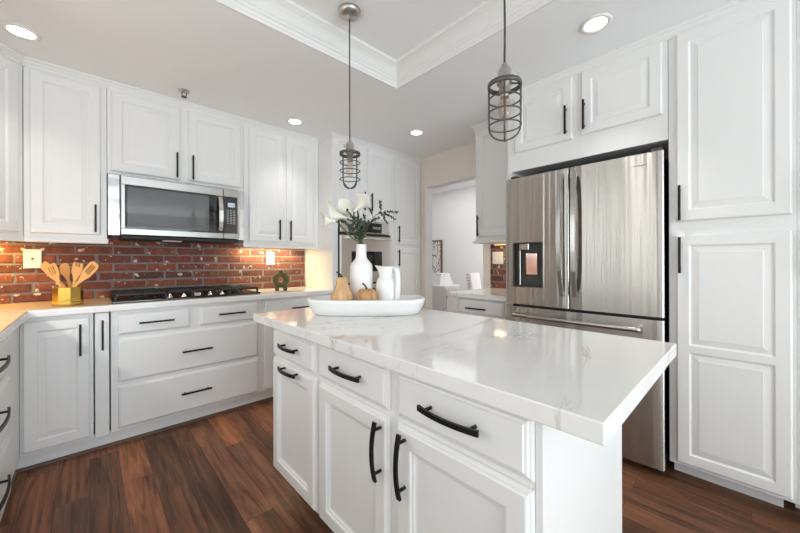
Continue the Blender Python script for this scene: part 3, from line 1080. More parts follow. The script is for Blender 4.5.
# ------------------------------------------------------------------ base cabinets on the back wall
RB = Run('A', YB)
ZB0 = .098
ZBX = .872
def base_body(parent, x0, x1):
    return carcass(parent, (x0, YB, ZB0), (x1, Y_BACK - .002, ZBX))

t = thing('base_cabinet', 'white corner base cabinet below the gold utensil holder', 'cabinet', (-.13, YB, ZB0))
base_body(t, -.285, .016)
d = RB.door(t, -.272, .0, .118, .850, stile=.052)
RB.pull(d, -.041, .719, .188)
t = thing('pullout_cabinet', 'narrow white pull-out cabinet beside the wide drawer bank', 'cabinet', (.055, YB, ZB0))
carcass(t, (.022, YB + .004, ZB0), (.090, Y_BACK - .002, ZBX))
mb = MB(); front(mb, (.0235, YB + .004, ZB0 + .004), (1, 0, 0), (0, -1, 0), .065, ZBX - ZB0 - .006, plain=[(0, .021), (.002, .024)])
d = mb.build('door', M['paint'], t)
straight_pull(d, Vector((.058, YB - .020, .733)), Z, (0, -1, 0), .185)

t = thing('drawer_cabinet', 'white four-drawer base cabinet under the gas cooktop', 'cabinet', (.57, YB, ZB0))
base_body(t, .097, 1.040)
d = RB.door(t, .131, .529, .716, .852, name='drawer', plain=SLAB); RB.pull(d, .333, .784, .193, vertical=False)
d = RB.door(t, .592, 1.006, .716, .852, name='drawer', plain=SLAB); RB.pull(d, .805, .787, .19, vertical=False)
d = RB.door(t, .131, 1.006, .414, .690, name='drawer', plain=SLAB); RB.pull(d, .571, .547, .19, vertical=False)
d = RB.door(t, .131, 1.006, .118, .389, name='drawer', plain=SLAB); RB.pull(d, .565, .250, .19, vertical=False)

t = thing('base_cabinet', 'white base cabinet under the olive green ring ornament', 'cabinet', (1.38, YB, ZB0))
base_body(t, 1.042, 1.718)
d = RB.door(t, 1.060, 1.690, .716, .852, name='drawer', plain=SLAB); RB.pull(d, 1.382, .778, .19, vertical=False)
d = RB.door(t, 1.060, 1.366, .118, .690); RB.pull(d, 1.335, .58, .185)
d = RB.door(t, 1.384, 1.690, .118, .690); RB.pull(d, 1.415, .58, .185)

# left run (seen almost edge-on)
XL = -.285
RL = Run('L', XL)
def left_body(p, y0_, y1_):
    return carcass(p, (X_LEFT + .002, y0_, ZB0), (XL, y1_, ZBX))
t = thing('drawer_cabinet', 'white three-drawer base cabinet at the picture edge with arched pulls', 'cabinet', (XL, 2.0, ZB0))
left_body(t, 1.75, 2.378)
for z0_, z1_ in ((.690, .852), (.414, .672), (.118, .396)):
    d = RL.door(t, 1.775, 2.350, z0_, z1_, name='drawer', plain=SLAB_ISLAND)
    RL.pull(d, 1.92, {.690: .80, .414: .59, .118: .315}[z0_], .30, vertical=False, bow=True)
left_body(t, 2.380, YB - .002).name = 'corner_filler'
t = thing('base_cabinet', 'white two-door base cabinet beside the photographer', 'cabinet', (XL, 1.2, ZB0))
left_body(t, .62, 1.748)
for a0, a1, pa in ((.645, 1.17, 1.14), (1.2, 1.725, 1.23)):
    d = RL.door(t, a0, a1, .118, .852); RL.pull(d, pa, .72, .19, bow=True)

# L-shaped countertop
mb = MB()
cf, cl = 2.745, -.247
mb.prism([(cl, cf), (1.7185, cf), (1.7185, Y_BACK - .016), (X_LEFT + .016, Y_BACK - .016), (X_LEFT + .016, .6), (cl, .6)], ZBX + .002, Z_TOP, .003)
ct = tag(mb.build('countertop', M['quartz'], None, loc=(0.4, 3.0, ZBX)), 'L-shaped white-edged countertop along the brick wall under the cooktop', 'countertop')
mb = MB().prism([(cl - .005, cf + .005), (.101, cf + .005), (.101, Y_BACK - .016), (X_LEFT + .016, Y_BACK - .016), (X_LEFT + .016, .62), (cl - .005, .62)], Z_TOP + .0002, Z_TOP + .0022, .0006)
inl = mb.build('tan_surface', M['tan_top'], ct)  # tan streaked layer over the corner section
inl['label'] = 'honey-coloured streaked top of the corner section'

# ------------------------------------------------------------------ oven tower
RT = Run('A', YT)
t = thing('oven_cabinet', 'tall white cabinet housing the wall oven', 'cabinet', (2.1, YT, 0))
mb = MB()
mb.box((1.72, YT, 0), (1.782, Y_BACK - .002, Z_CEIL - .002), .002)
mb.box((2.455, YT, .1), (2.515, Y_BACK - .002, Z_CEIL - .002), .002)
mb.box((1.782, YT, 1.612), (2.455, Y_BACK - .002, Z_CEIL - .002))
mb.box((1.782, YT, .1), (2.455, Y_BACK - .002, .742))
mb.box((1.782, YT + .5, .742), (2.455, Y_BACK - .002, 1.612))
mb.box((1.782, YT + .06, 0), (2.515, YT + .08, .1))
mb.build('cabinet_body', M['paint'], t)
d = RT.door(t, 1.796, 2.120, 1.632, 2.375); RT.pull(d, 2.086, 1.81, .19)
d = RT.door(t, 2.146, 2.503, 1.632, 2.375); RT.pull(d, 2.180, 1.81, .19)
d = RT.door(t, 1.796, 2.503, .118, .722, name='drawer'); RT.pull(d, 2.15, .64, .19, vertical=False)
t = thing('pantry_cabinet', 'slim tall white pantry cabinet next to the doorway', 'cabinet', (2.74, YT, 0))
mb = MB()
mb.box((2.517, YT, .1), (X_RIGHT - .002, Y_BACK - .002, Z_CEIL - .002), .002)
mb.box((2.517, YT + .06, 0), (X_RIGHT - .002, YT + .08, .1))
mb.build('cabinet_body', M['paint'], t)
d = RT.door(t, 2.538, 2.940, 1.377, 2.375); RT.pull(d, 2.572, 1.495, .19)
d = RT.door(t, 2.538, 2.940, .118, 1.338); RT.pull(d, 2.572, 1.222, .19)

t = thing('wall_oven', 'stainless steel wall oven behind the white vase', 'oven', (2.12, YT, .744))
ox0, ox1 = 1.786, 2.451
MB().box((ox0, YT + .002, .746), (ox1, YT + .48, 1.608), .002).build('oven_body', M['dark'], t)
cp = MB().box((ox0 + .012, YT - .022, 1.478), (ox1 - .012, YT + .004, 1.606), .004).build('control_panel', M['steel_light'], t)
MB().box((2.02, YT - .025, 1.490), (2.325, YT - .019, 1.592), .001).build('display', M['blackglass'], cp)
mb = MB()
for i in range(5):
    for j in range(2):
        mb.box((2.20 + i * .022, YT - .0262, 1.53 + j * .014), (2.216 + i * .022, YT - .0245, 1.538 + j * .014))
mb.build('keypad_print', M['mark'], cp)
MB().box((ox0, YT - .030, 1.452), (ox1, YT + .004, 1.470), .002).build('vent_strip', M['dark'], t)
d = MB().box((ox0 + .004, YT - .036, .965), (ox1 - .004, YT - .002, 1.448), .005).build('oven_door', M['steel_light'], t)
MB().box((1.919, YT - .0385, 1.080), (2.317, YT - .034, 1.290), .001).build('window', M['blackglass'], d)
mb = MB()
mb.tube([(ox0 + .03, YT - .075, 1.418), (ox1 - .03, YT - .075, 1.418)], .011, 12)
for xx in (ox0 + .06, ox1 - .06):
    mb.box((xx - .008, YT - .075, 1.410), (xx + .008, YT - .036, 1.426), .002)
mb.build('door_handle', M['steel_light'], d)
d = MB().box((ox0 + .004, YT - .036, .755), (ox1 - .004, YT - .002, .945), .005).build('lower_drawer', M['steel_light'], t)
MB().box((2.0, YT - .0385, .80), (2.24, YT - .034, .90), .001).build('vent_grille', M['blackglass'], d)

# ------------------------------------------------------------------ microwave
t = thing('microwave', 'stainless over-the-range microwave above the gas cooktop', 'microwave', (.54, 2.97, 1.345))
mx0, mx1, my = .157, .922, 2.952
MB().box((mx0 + .002, my + .03, 1.372), (mx1 - .002, Y_BACK - .012, 1.795), .003).build('body', M['steel_mirror'], t)
MB().box((mx0 + .004, my + .012, 1.345), (mx1 - .004, Y_BACK - .05, 1.371), .004).build('vent_base', M['dark'], t)
# face: frame ring round the glass, made as boxes
gx0, gx1, gz0, gz1 = .180, .792, 1.418, 1.720
mb = MB()
mb.box((mx0, my, 1.374), (.796, my + .029, gz0), .003)
mb.box((mx0, my, gz1), (.796, my + .029, 1.779), .003)
mb.box((mx0, my, gz0), (gx0, my + .029, gz1), .003)
door = mb.build('door', M['steel_grey'], t)
MB().box((gx0, my + .004, gz0), (.796, my + .026, gz1)).build('window', M['blackglass'], door)
MB().box((gx0 + .012, my + .0025, gz0 + .010), (.695, my + .0045, gz1 - .012)).build('window_screen', M['screen'], door)
mb = MB()
pts = []
for i in range(13):
    a = -1 + 2 * i / 12
    pts.append((.772, my - .016 - .022 * (1 - a * a), 1.572 + a * .132))
mb.bar(pts, (1, 0, 0), .030, .009)
for zz in (1.446, 1.698):
    mb.box((.760, my - .020, zz - .010), (.784, my + .006, zz + .010), .002)
mb.build('door_handle', M['chrome'], door)
mb = MB()
mb.box((.800, my, 1.374), (mx1, my + .029, gz0), .003)
mb.box((.800, my, gz1), (mx1, my + .029, 1.779), .003)
mb.box((.904, my, gz0), (mx1, my + .029, gz1), .003)
cp = mb.build('control_panel', M['steel_grey'], t)
MB().box((.800, my + .003, gz0), (.904, my + .026, gz1)).build('control_glass', M['blackglass'], cp)
MB().box((.832, my + .0015, 1.636), (.886, my + .0035, 1.672)).build('display', M['lcd'], cp)
mb = MB()
for r in range(9):
    for c in range(3):
        mb.box((.824 + c * .024, my + .0015, 1.606 - r * .0135), (.824 + c * .024 + .0165, my + .0035, 1.611 - r * .0135))
mb.build('keypad_print', M['mark'], cp)
for n_, (a_, b_) in enumerate(((.092, mx0 - .002), (mx1 + .002, .982))):
    MB().box((a_, 3.03, 1.372), (b_, 3.06, 1.795), .002).build('side_filler', M['steel_mirror'], t)
MB().box((.40, my + .05, 1.339), (.52, my + .12, 1.346), .001).build('task_lens', M['plastic'], t)

# ------------------------------------------------------------------ gas cooktop
t = thing('gas_cooktop', 'black gas cooktop set into the countertop under the microwave', 'cooktop', (.575, 3.05, Z_TOP))
kx0, kx1, ky0, ky1 = .105, 1.05, 2.825, 3.30
MB().box((kx0, ky0, Z_TOP + .0006), (kx1, ky1, Z_TOP + .014), .004).build('cooktop_pan', M['blackglass'], t)
gx = [(.115, .405), (.415, .74), (.75, 1.04)]
for a, b in gx:
    g = MB()
    yA, yB = 2.935 if a > .4 and b < .75 else 2.855, 3.285
    zt_ = Z_TOP + .058
    for s in (a + .006, b - .006):
        g.box((s - .006, yA, zt_ - .014), (s + .006, yB, zt_), .003)
    for s in (yA + .006, yB - .006, (yA + yB) / 2):
        g.box((a, s - .006, zt_ - .014), (b, s + .006, zt_), .003)
    cx = (a + b) / 2
    g.box((cx - .006, yA, zt_ - .014), (cx + .006, yB, zt_), .003)
    for yy in ((yA * 3 + yB) / 4, (yA + yB * 3) / 4):
        g.box((a, yy - .005, zt_ - .012), (b, yy + .005, zt_ - .001), .002)
    for sx in (a + .008, b - .008):
        for sy in (yA + .008, yB - .008):
            g.box((sx - .008, sy - .008, Z_TOP + .0142), (sx + .008, sy + .008, zt_ - .012), .002)
    g.build('grate', M['cast'], t)
for cx, cy, r in ((.26, 2.97, .042), (.26, 3.19, .036), (.577, 3.11, .055), (.895, 2.97, .036), (.895, 3.19, .042)):
    MB().lathe([(r, Z_TOP + .0142), (r, Z_TOP + .022), (r * .75, Z_TOP + .024), (r * .75, Z_TOP + .032), (0, Z_TOP + .034)], 24, (cx, cy, 0)).build('burner', M['cast'], t)
for i, xx in enumerate((.42, .505, .675, .76)):
    mb = MB()
    mb.lathe([(.022, Z_TOP + .0142), (.020, Z_TOP + .020), (.012, Z_TOP + .024), (.010, Z_TOP + .040), (.0, Z_TOP + .041)], 20, (xx, 2.862, 0))
    mb.box((xx - .004, 2.846, Z_TOP + .030), (xx + .004, 2.878, Z_TOP + .044), .002)
    mb.build('knob', M['chrome'], t)
MB().box((.568, 2.846, Z_TOP + .0142), (.612, 2.882, Z_TOP + .040), .003).build('control_badge', M['chrome'], t)

# ------------------------------------------------------------------ fridge wall
RF = Run('B', XB)
t = thing('pantry_cabinet', 'tall white two-door pantry cabinet beside the refrigerator', 'cabinet', (2.6, .1, 0))
mb = MB()
mb.box((XB, -.142, .088), (X_RIGHT - .002, .307, Z_CEIL - .002), .002)
mb.box((2.415, -.105, 0), (2.43, .30, .088))
mb.box((2.43, -.105, 0), (2.90, -.09, .088))
mb.build('cabinet_body', M['paint'], t)
d = RF.door(t, -.128, .274, 1.392, 2.393, stile=.05); RF.pull(d, .258, 1.488, .185)
d = RF.door(t, -.128, .274, .108, 1.318, holes=[(.05, .052, .352, .594), (.05, .628, .352, 1.158)]); RF.pull(d, .258, 1.212, .19)
t = thing('pantry_cabinet', 'plain white tall cabinet side just past the pantry doors', 'cabinet', (2.6, -.4, 0))
mb = MB()
mb.box((XB, -.74, .088), (X_RIGHT - .002, -.1422, Z_CEIL - .002), .002)
mb.box((2.46, -.74, 0), (2.475, -.144, .088))
mb.build('cabinet_body', M['paint'], t)
for z0_, z1_ in ((1.392, 2.393), (.108, 1.318)):
    d = RF.door(t, -.725, -.175, z0_, z1_); RF.pull(d, -.205, 1.488 if z0_ > 1 else 1.212, .19)

t = thing('fridge_surround_cabinet', 'white two-door cabinet bridging over the refrigerator', 'cabinet', (2.6, .77, 1.85))
mb = MB()
mb.box((XB, .309, 1.848), (X_RIGHT - .002, 1.262, Z_CEIL - .002), .002)
mb.box((XB, 1.226, 0), (X_RIGHT - .002, 1.262, 1.848))
mb.build('cabinet_body', M['paint'], t)
d = RF.door(t, .332, .741, 1.990, 2.390); RF.pull(d, .722, 2.107, .185)
d = RF.door(t, .796, 1.198, 1.980, 2.390); RF.pull(d, .832, 2.107, .185)

# upper and base cabinet between fridge and doorway
RU = Run('B', 2.63)
t = thing('wall_cabinet', 'narrow white wall cabinet between doorway and refrigerator', 'cabinet', (2.8, 1.5, 1.385))
carcass(t, (2.63, 1.264, 1.385), (X_RIGHT - .002, 1.760, Z_CEIL - .002))
mb = MB()
mb.box((2.606, 1.264, 1.349), (X_RIGHT - .01, 1.785, 1.372), .006)
mb.box((2.620, 1.264, 1.370), (X_RIGHT - .01, 1.770, 1.385), .002)
mb.build('light_rail', M['paint'], t)
d = RU.door(t, 1.290, 1.738, 1.408, 2.375); RU.pull(d, 1.716, 1.505, .19)
RV = Run('B', 2.35)
t = thing('base_cabinet', 'white base cabinet between doorway and refrigerator', 'cabinet', (2.65, 1.5, .1))
mb = MB()
mb.box((2.35, 1.266, .098), (X_RIGHT - .002, 1.757, ZBX), .002)
mb.box((2.42, 1.27, 0), (2.435, 1.757, .098))
mb.build('cabinet_body', M['paint'], t)
d = RV.door(t, 1.312, 1.743, .742, .862, name='drawer', plain=SLAB); RV.pull(d, 1.553, .791, .19, vertical=False)
d = RV.door(t, 1.312, 1.743, .118, .722); RV.pull(d, 1.715, .60, .19)
mb = MB().box((2.305, 1.264, ZBX + .002), (X_RIGHT - .016, 1.812, Z_TOP), .003)
tag(mb.build('countertop', M['quartz'], None, loc=(2.64, 1.54, ZBX)), 'short white countertop between doorway and refrigerator', 'countertop')

# ------------------------------------------------------------------ refrigerator
t = thing('refrigerator', 'stainless french-door refrigerator with water dispenser', 'refrigerator', (2.6, .79, 0))
fy0, fy1, fm = .322, 1.254, .802
fx = 2.250
MB().box((fx + .062, fy0 + .012, .055), (X_RIGHT - .05, 1.222, 1.772), .004).build('body', M['gap'], t)
def slab_curved(y0_, y1_, z0_, z1_, bulge=.010, hole=None, dep=.056, edge=.008):
    """door skin bowed slightly outward in plan"""
    mb = MB()
    n = 16
    yc, hw = (fy0 + fy1) / 2, (fy1 - fy0) / 2
    def fxx(y):
        e = min(y - y0_, y1_ - y)
        r = 0 if e > edge else (edge - e)
        return fx + bulge * ((y - yc) / hw) ** 2 + r * .7
    ys = [y0_, y0_ + edge * .4, y0_ + edge] + [y0_ + edge + (y1_ - y0_ - 2 * edge) * i / n for i in range(1, n)] + [y1_ - edge, y1_ - edge * .4, y1_]
    if hole:
        ys = sorted(set(ys + [hole[0], hole[1]]))
    zs = [z0_, z1_] if not hole else [z0_, hole[2], hole[3], z1_]
    vs, fs = [], []
    nz = len(zs)
    for y in ys:
        for z in zs:
            vs.append((fxx(y), y, z))
    for i in range(len(ys) - 1):
        for k in range(nz - 1):
            if hole and k == 1 and ys[i] >= hole[0] - 1e-6 and ys[i + 1] <= hole[1] + 1e-6:
                continue
            fs.append((i * nz + k, (i + 1) * nz + k, (i + 1) * nz + k + 1, i * nz + k + 1))
    mb.add(vs, fs, smooth=True)
    # rim and back
    bxp = fx + dep
    ring = [(fxx(y), y, z0_) for y in ys] + [(fxx(y), y, z1_) for y in reversed(ys)]
    back = [(bxp, p[1], p[2]) for p in ring]
    m_n = len(ring)
    mb.add(ring + back, [(i, (i + 1) % m_n, m_n + (i + 1) % m_n, m_n + i) for i in range(m_n)] + [tuple(m_n + i for i in range(m_n))])
    if hole:
        h = hole
        bx_ = fx + .045
        fr = [(fxx(h[0]), h[0], h[2]), (fxx(h[1]), h[1], h[2]), (fxx(h[1]), h[1], h[3]), (fxx(h[0]), h[0], h[3])]
        bk = [(bx_, p[1], p[2]) for p in fr]
        mb.add(fr + bk, [(i, (i + 1) % 4, 4 + (i + 1) % 4, 4 + i) for i in range(4)] + [(4, 5, 6, 7)])
    return mb
HOLE = (.972, 1.192, .998, 1.316)
dl = slab_curved(fm + .004, fy1, .874, 1.783, hole=HOLE).build('fridge_door', M['steel'], t)
dr = slab_curved(fy0, fm - .004, .874, 1.783).build('fridge_door', M['steel'], t)
dz = slab_curved(fy0, fy1, .042, .856).build('freezer_drawer', M['steel'], t)
# dispenser
disp = MB()
h = HOLE
disp.box((fx + .040, h[0] + .002, h[2] + .002), (fx + .046, h[1] - .002, h[3] - .002))
for a, b, c_, e in ((h[0], h[0] + .006, h[2], h[3]), (h[1] - .006, h[1], h[2], h[3]), (h[0], h[1], h[2], h[2] + .006), (h[0], h[1], h[3] - .006, h[3])):
    disp.box((fx + .001, a, c_), (fx + .042, b, e))
do = disp.build('dispenser_recess', M['gap'], dl)
MB().box((fx + .006, 1.075, 1.262), (fx + .040, 1.145, 1.308), .004).build('dispenser_spout', M['steel_bright'], do)
MB().box((fx + .026, 1.020, 1.085), (fx + .034, 1.105, 1.240), .003).build('dispenser_paddle', M['chrome'], do)
MB().box((fx + .010, 1.137, 1.004), (fx + .038, 1.150, 1.262), .003).build('dispenser_pipe', M['steel_grey'], do)
MB().box((fx + .008, h[0] + .01, h[2] + .007), (fx + .039, h[1] - .01, h[2] + .013), .002).build('drip_tray', M['dark'], do)
# handles
def fridge_handle(y, sgn, parent):
    mb = MB()
    pts, n = [], 20
    for i in range(n + 1):
        a = -1 + 2 * i / n
        pts.append((fx - .018 - .044 * (1 - abs(a) ** 2.4), y + sgn * .004 * (1 - a * a), 1.353 + a * .392))
    mb.bar(pts, (0, 1, 0), .026, .016)
    for zz in (.972, 1.734):
        mb.box((fx - .026, y - .013, zz - .016), (fx + .006, y + .013, zz + .016), .003)
    return mb.build('door_handle', M['handle_steel'], parent)
fridge_handle(.842, 1, dl)
fridge_handle(.762, -1, dr)
mb = MB()
mb.tube(smooth_path([(fx - .040, .418, .800), (fx - .048, .6, .800), (fx - .050, .8, .800), (fx - .048, 1.0, .800), (fx - .040, 1.182, .800)], 5), .0135, 14)
for yy in (.428, 1.172):
    mb.box((fx - .046, yy - .010, .787), (fx + .012, yy + .010, .813), .002)
mb.build('drawer_handle', M['handle_steel'], dz)
for yy in (fy0 + .03, 1.19):
    MB().box((fx + .03, yy - .02, 1.784), (fx + .12, yy + .03, 1.806), .003).build('hinge_cover', M['gap'], t)
mb = MB()
for i in range(7):
    mb.box((fx + .0035, .398 + i * .0085, 1.716), (fx + .0065, .402 + i * .0085, 1.721))
mb.build('badge_lettering', M['gap'], dr)
for yy in (.36, 1.19):
    MB().lathe([(.018, 0), (.018, .012), (.010, .014), (.010, .055)], 16, (fx + .09, yy, 0)).build('foot', M['dark'], t)

# ------------------------------------------------------------------ island
XI = .675
RI = Run('B', XI)
IB = 1.268
def island_body(p, y0_, y1_):
    mb = MB()
    mb.box((XI, y0_, .158), (IB - .02, y1_, ZBX), .002)
    mb.box((XI + .115, y0_ + .001, 0), (IB - .02, y1_ - .001, .158))
    return mb.build('cabinet_body', M['paint'], p)
kw = dict(outer=OUTER_ISLAND, inner=INNER_ISLAND)
t = thing('island_cabinet', 'two-door white island cabinet with two drawers and tall arched pulls', 'cabinet', (.95, .73, 0))
island_body(t, .309, 1.188)
d = RI.door(t, .308, .719, .725, .861, name='drawer', plain=SLAB_ISLAND); RI.pull(d, .510, .798, .186, vertical=False, bow=True)
d = RI.door(t, .757, 1.174, .725, .861, name='drawer', plain=SLAB_ISLAND); RI.pull(d, .957, .800, .180, vertical=False, bow=True)
d = RI.door(t, .308, .719, .170, .708, **kw); RI.pull(d, .678, .606, .182, bow=True)
d = RI.door(t, .757, 1.174, .170, .708, **kw); RI.pull(d, .786, .604, .180, bow=True)
t = thing('island_cabinet', 'white island cabinet with one drawer over a pull-out door, nearest the cooktop', 'cabinet', (.95, 1.45, 0))
t['label'] = 'narrow white island cabinet with two horizontal arched pulls, nearer the cooktop'
island_body(t, 1.190, 1.626)
d = RI.door(t, 1.202, 1.620, .725, .864, name='drawer', plain=SLAB_ISLAND); RI.pull(d, 1.408, .800, .165, vertical=False, bow=True)
d = RI.door(t, 1.202, 1.620, .170, .714, **kw); RI.pull(d, 1.408, .695, .165, vertical=False, bow=True)
mb = MB().box((XI - .002, .290, 0.0), (IB, .308, ZBX), .002).box((IB - .019, .308, 0), (IB, 1.626, ZBX), .002)
tag(mb.build('island_end_cladding', M['paint'], None, loc=(.95, .29, 0)), 'smooth white end panel closing the island under the overhang', 'panel')
mb = MB().box((.622, .166, ZBX + .002), (1.392, 1.782, Z_TOP), .003)
tag(mb.build('island_countertop', M['quartz'], None, loc=(1.0, .97, ZBX)), 'long white veined quartz island countertop holding the tray', 'countertop')

# ------------------------------------------------------------------ tray and what stands in it
S_, C_ = math.sin(CAM_YAW), math.cos(CAM_YAW)
TR = (1.053, 1.372)
TRZ = R(-43.25)                     # long side of the tray in plan
def tray_pt(a, b, z=0.0):
    """a along the tray's long side, b across it (towards the oven)"""
    return (TR[0] + a * math.cos(TRZ) - b * math.sin(TRZ), TR[1] + a * math.sin(TRZ) + b * math.cos(TRZ), z)
t = thing('serving_tray', 'long white boat-shaped tray on the island countertop', 'tray', (TR[0], TR[1], Z_TOP), (0, 0, TRZ))
prof = [(.0, .001), (.255, .0005), (.268, .006), (.284, .030), (.296, .060), (.300, .078), (.2965, .083), (.290, .081), (.280, .060), (.268, .042), (.255, .036), (0, .036)]
mb = MB()
seg = 72
vs, fs = [], []
def sup(r, s):
    a = 2 * PI * s / seg
    ca, sa = math.cos(a), math.sin(a)
    p = 3.4
    k = (abs(ca) ** p + abs(sa) ** p) ** (-1 / p)
    return r * k * ca, (r - .155) * k * sa if r > .2 else r * .3 * k * sa
for r, z in prof:
    for s in range(seg):
        x, y = sup(r, s)
        vs.append((x, y, z))
for i in range(len(prof) - 1):
    for s in range(seg):
        q = (s + 1) % seg
        fs.append((i * seg + s, i * seg + q, (i + 1) * seg + q, (i + 1) * seg + s))
mb.add(vs, fs, True)
o = mb.build('tray_bowl', M['tray'], t, world=False)
TZ = Z_TOP + .0364

# tall vase
vx, vy, _ = tray_pt(-.034, .044)
mb = MB().lathe([(0, 0), (.055, 0), (.059, .004), (.060, .03), (.0605, .15), (.060, .205), (.0585, .213), (.054, .221), (.032, .248), (.0285, .258), (.0275, .270), (.027, .318),
                 (.028, .324), (.026, .325), (.024, .318), (.024, .262), (.028, .250), (.050, .214), (.053, .19), (.053, .02), (0, .012)], 48)
tag(mb.build('bottle_vase', M['ceramic'], None, world=False), 'tall white bottle-shaped vase holding calla lilies', 'vase').location = (vx, vy, TZ)

# pitcher
px_, py_, _ = tray_pt(.111, .015)
t = thing('pitcher', 'white ceramic pitcher with side handle at the end of the tray', 'pitcher', (px_, py_, TZ), (0, 0, TRZ))
mb = MB().lathe([(0, 0), (.056, 0), (.061, .006), (.064, .04), (.065, .10), (.062, .128), (.054, .143), (.046, .152), (.043, .165), (.044, .185), (.050, .202), (.051, .206),
                 (.048, .207), (.041, .186), (.039, .166), (.042, .154), (.050, .142), (.058, .12), (.060, .04), (.052, .008), (0, .006)], 48)
for i, v in enumerate(mb.v):
    if v.z > .15:
        k = (v.z - .15) / .057
        a = math.atan2(v.y, v.x)
        w = max(0, math.cos(a - PI)) ** 6
        mb.v[i] = v + Vector((math.cos(a), math.sin(a), .35)) * (.020 * w * k)
mb.build('pitcher_body', M['glaze'], t, world=False)
mb = MB()
HA = R(-52)
prof_h = [(.043, .182), (.056, .197), (.070, .195), (.079, .178), (.082, .150), (.081, .110), (.077, .070), (.070, .040), (.060, .022)]
pts = smooth_path([(r_ * math.cos(HA), r_ * math.sin(HA), z_) for r_, z_ in prof_h], 4)
mb.bar(pts, (-math.sin(HA), math.cos(HA), 0), .024, .011)
mb.build('pitcher_handle', M['glaze'], t, world=False)

# gourds
def gourd(name, label, prof, lobes, depth, m, loc, stalk, cat):
    t = thing(name, label, cat, loc)
    seg = 60
    vs, fs = [], []
    for r, z in prof:
        for s in range(seg):
            a = 2 * PI * s / seg
            rr = r * (1 - depth * (0.5 + 0.5 * math.cos(lobes * a)) ** 3)
            vs.append((rr * math.cos(a), rr * math.sin(a), z))
    n = len(prof)
    for i in range(n - 1):
        for s in range(seg):
            q = (s + 1) % seg
            fs.append((i * seg + s, i * seg + q, (i + 1) * seg + q, (i + 1) * seg + s))
    MB().add(vs, fs, True).build('gourd_body', m, t, world=False)
    MB().tube(stalk, [.0065, .005, .0042, .0042, .005], 10).build('stem', M['stalk'], t, world=False)
gx_, gy_, _ = tray_pt(-.122, -.045)
gourd('gourd', 'tan pear-shaped gourd in front of the vase', [(0, .004), (.03, .0), (.050, .012), (.058, .035), (.057, .058), (.046, .082), (.035, .104), (.030, .124), (.030, .142), (.025, .152), (.013, .154), (0, .151)],
      9, .07, M['gourd'], (gx_, gy_, TZ), [(0, 0, .149), (-.004, .002, .162), (-.011, .006, .172), (-.018, .010, .178), (-.024, .013, .181)], 'gourd')
gx_, gy_, _ = tray_pt(.007, -.060)
gourd('pumpkin', 'small squat orange pumpkin beside the pear-shaped gourd', [(0, .012), (.018, .002), (.040, .004), (.0505, .025), (.0525, .048), (.049, .074), (.040, .091), (.022, .096), (.008, .089), (0, .086)],
      8, .14, M['pumpkin'], (gx_, gy_, TZ), [(0, 0, .084), (-.003, .002, .100), (-.008, .006, .112), (-.014, .011, .120), (-.019, .015, .123)], 'pumpkin')

# flowers: local frame at the vase mouth: a = along the tray, b = towards the oven, z up
MZ = TZ + .318
def fl_pt(a, b, z):
    ca, sa = math.cos(TRZ), math.sin(TRZ)
    return Vector((vx + a * ca - b * sa, vy + a * sa + b * ca, MZ + z))

NECK = {'n': 0}
def neck(P):
    """give every stem its own place in the vase neck"""
    k = NECK['n']; NECK['n'] += 1
    a = k * 2.39996
    r = .0185 * math.sqrt((k + .5) / 13)
    q = [fl_pt(r * math.cos(a), r * math.sin(a), -.06), fl_pt(r * 1.05 * math.cos(a), r * 1.05 * math.sin(a), .004)]
    return q + P[2:]

def calla(label, stem, length, openr, spin):
    """stem: points in the flower frame, last = bloom base; bloom continues along the last direction"""
    P = neck([fl_pt(*p) for p in stem])
    t = thing('calla_lily', label, 'flower', tuple(P[0]), group=None)
    path = smooth_path(P, 6)
    MB().tube(path, .0038, 8).build('stem', M['stem'], t)
    d = (path[-1] - path[-3]).normalized()
    s1 = d.cross(Vector((0, 0, 1))).normalized()
    s2 = s1.cross(d)
    rows, seg = 12, 28
    vs, fs = [], []
    for i in range(rows + 1):
        q = i / rows
        for s in range(seg + 1):
            a = -PI + 2 * PI * s / seg
            lip = 0.5 + 0.5 * math.cos(a)                         # 1 on the long side, 0 on the overlap side
            ln = length * q * (0.55 + 0.45 * lip ** 1.5 + .18 * lip ** 12 * q)
            r = .0055 + openr * (q ** 2.1) * (0.75 + 0.35 * (1 - lip))
            curl = openr * .55 * max(0, q - .72) * 2.2 * lip
            aa = a + spin
            vs.append(path[-1] + d * (ln - curl * .25) + (s1 * math.cos(aa) + s2 * math.sin(aa)) * (r + curl * .5))
    w = seg + 1
    for i in range(rows):
        for s in range(seg):
            fs.append((i * w + s, i * w + s + 1, (i + 1) * w + s + 1, (i + 1) * w + s))
    sp = MB().add(vs, fs, True).build('spathe', M['petal'], t)
    mod = sp.modifiers.new('thickness', 'SOLIDIFY')
    mod.thickness = .0012
    tip = path[-1]
    MB().tube([tip + d * (.004), tip + d * (length * .3), tip + d * (length * .52)], [.0035, .0045, .002], 8).build('spadix', M['spadix'], t)

u_ = .00545
def fp(u, v, b=0.0):
    return ((u - 361) * u_, b, (245 - v) * u_)
calla('lowest cream calla lily, drooping outward over the tray edge', [(-.006, 0, -.06), (-.012, -.004, .0), (-.05, -.030, .045), (-.110, -.052, .112), (-.125, -.056, .122)], .085, .036, 1.2)
calla('large cream calla lily opening toward the angled side of the tall cabinet', [(-.002, .004, -.06), (-.004, .0, .03), (-.030, .004, .112), (-.066, .008, .140), (-.076, .010, .146)], .125, .046, 1.6)
calla('tallest cream calla lily with the yellow throat', [(.002, .006, -.06), (.0, .006, .02), (-.014, .020, .10), (-.042, .046, .158), (-.050, .052, .170)], .098, .042, 2.6)
calla('cream calla lily leaning toward the oven cabinet handles', [(.006, .002, -.06), (.004, .002, .02), (-.026, -.010, .10), (-.034, -.036, .162), (-.029, -.042, .176)], .108, .044, -.4)

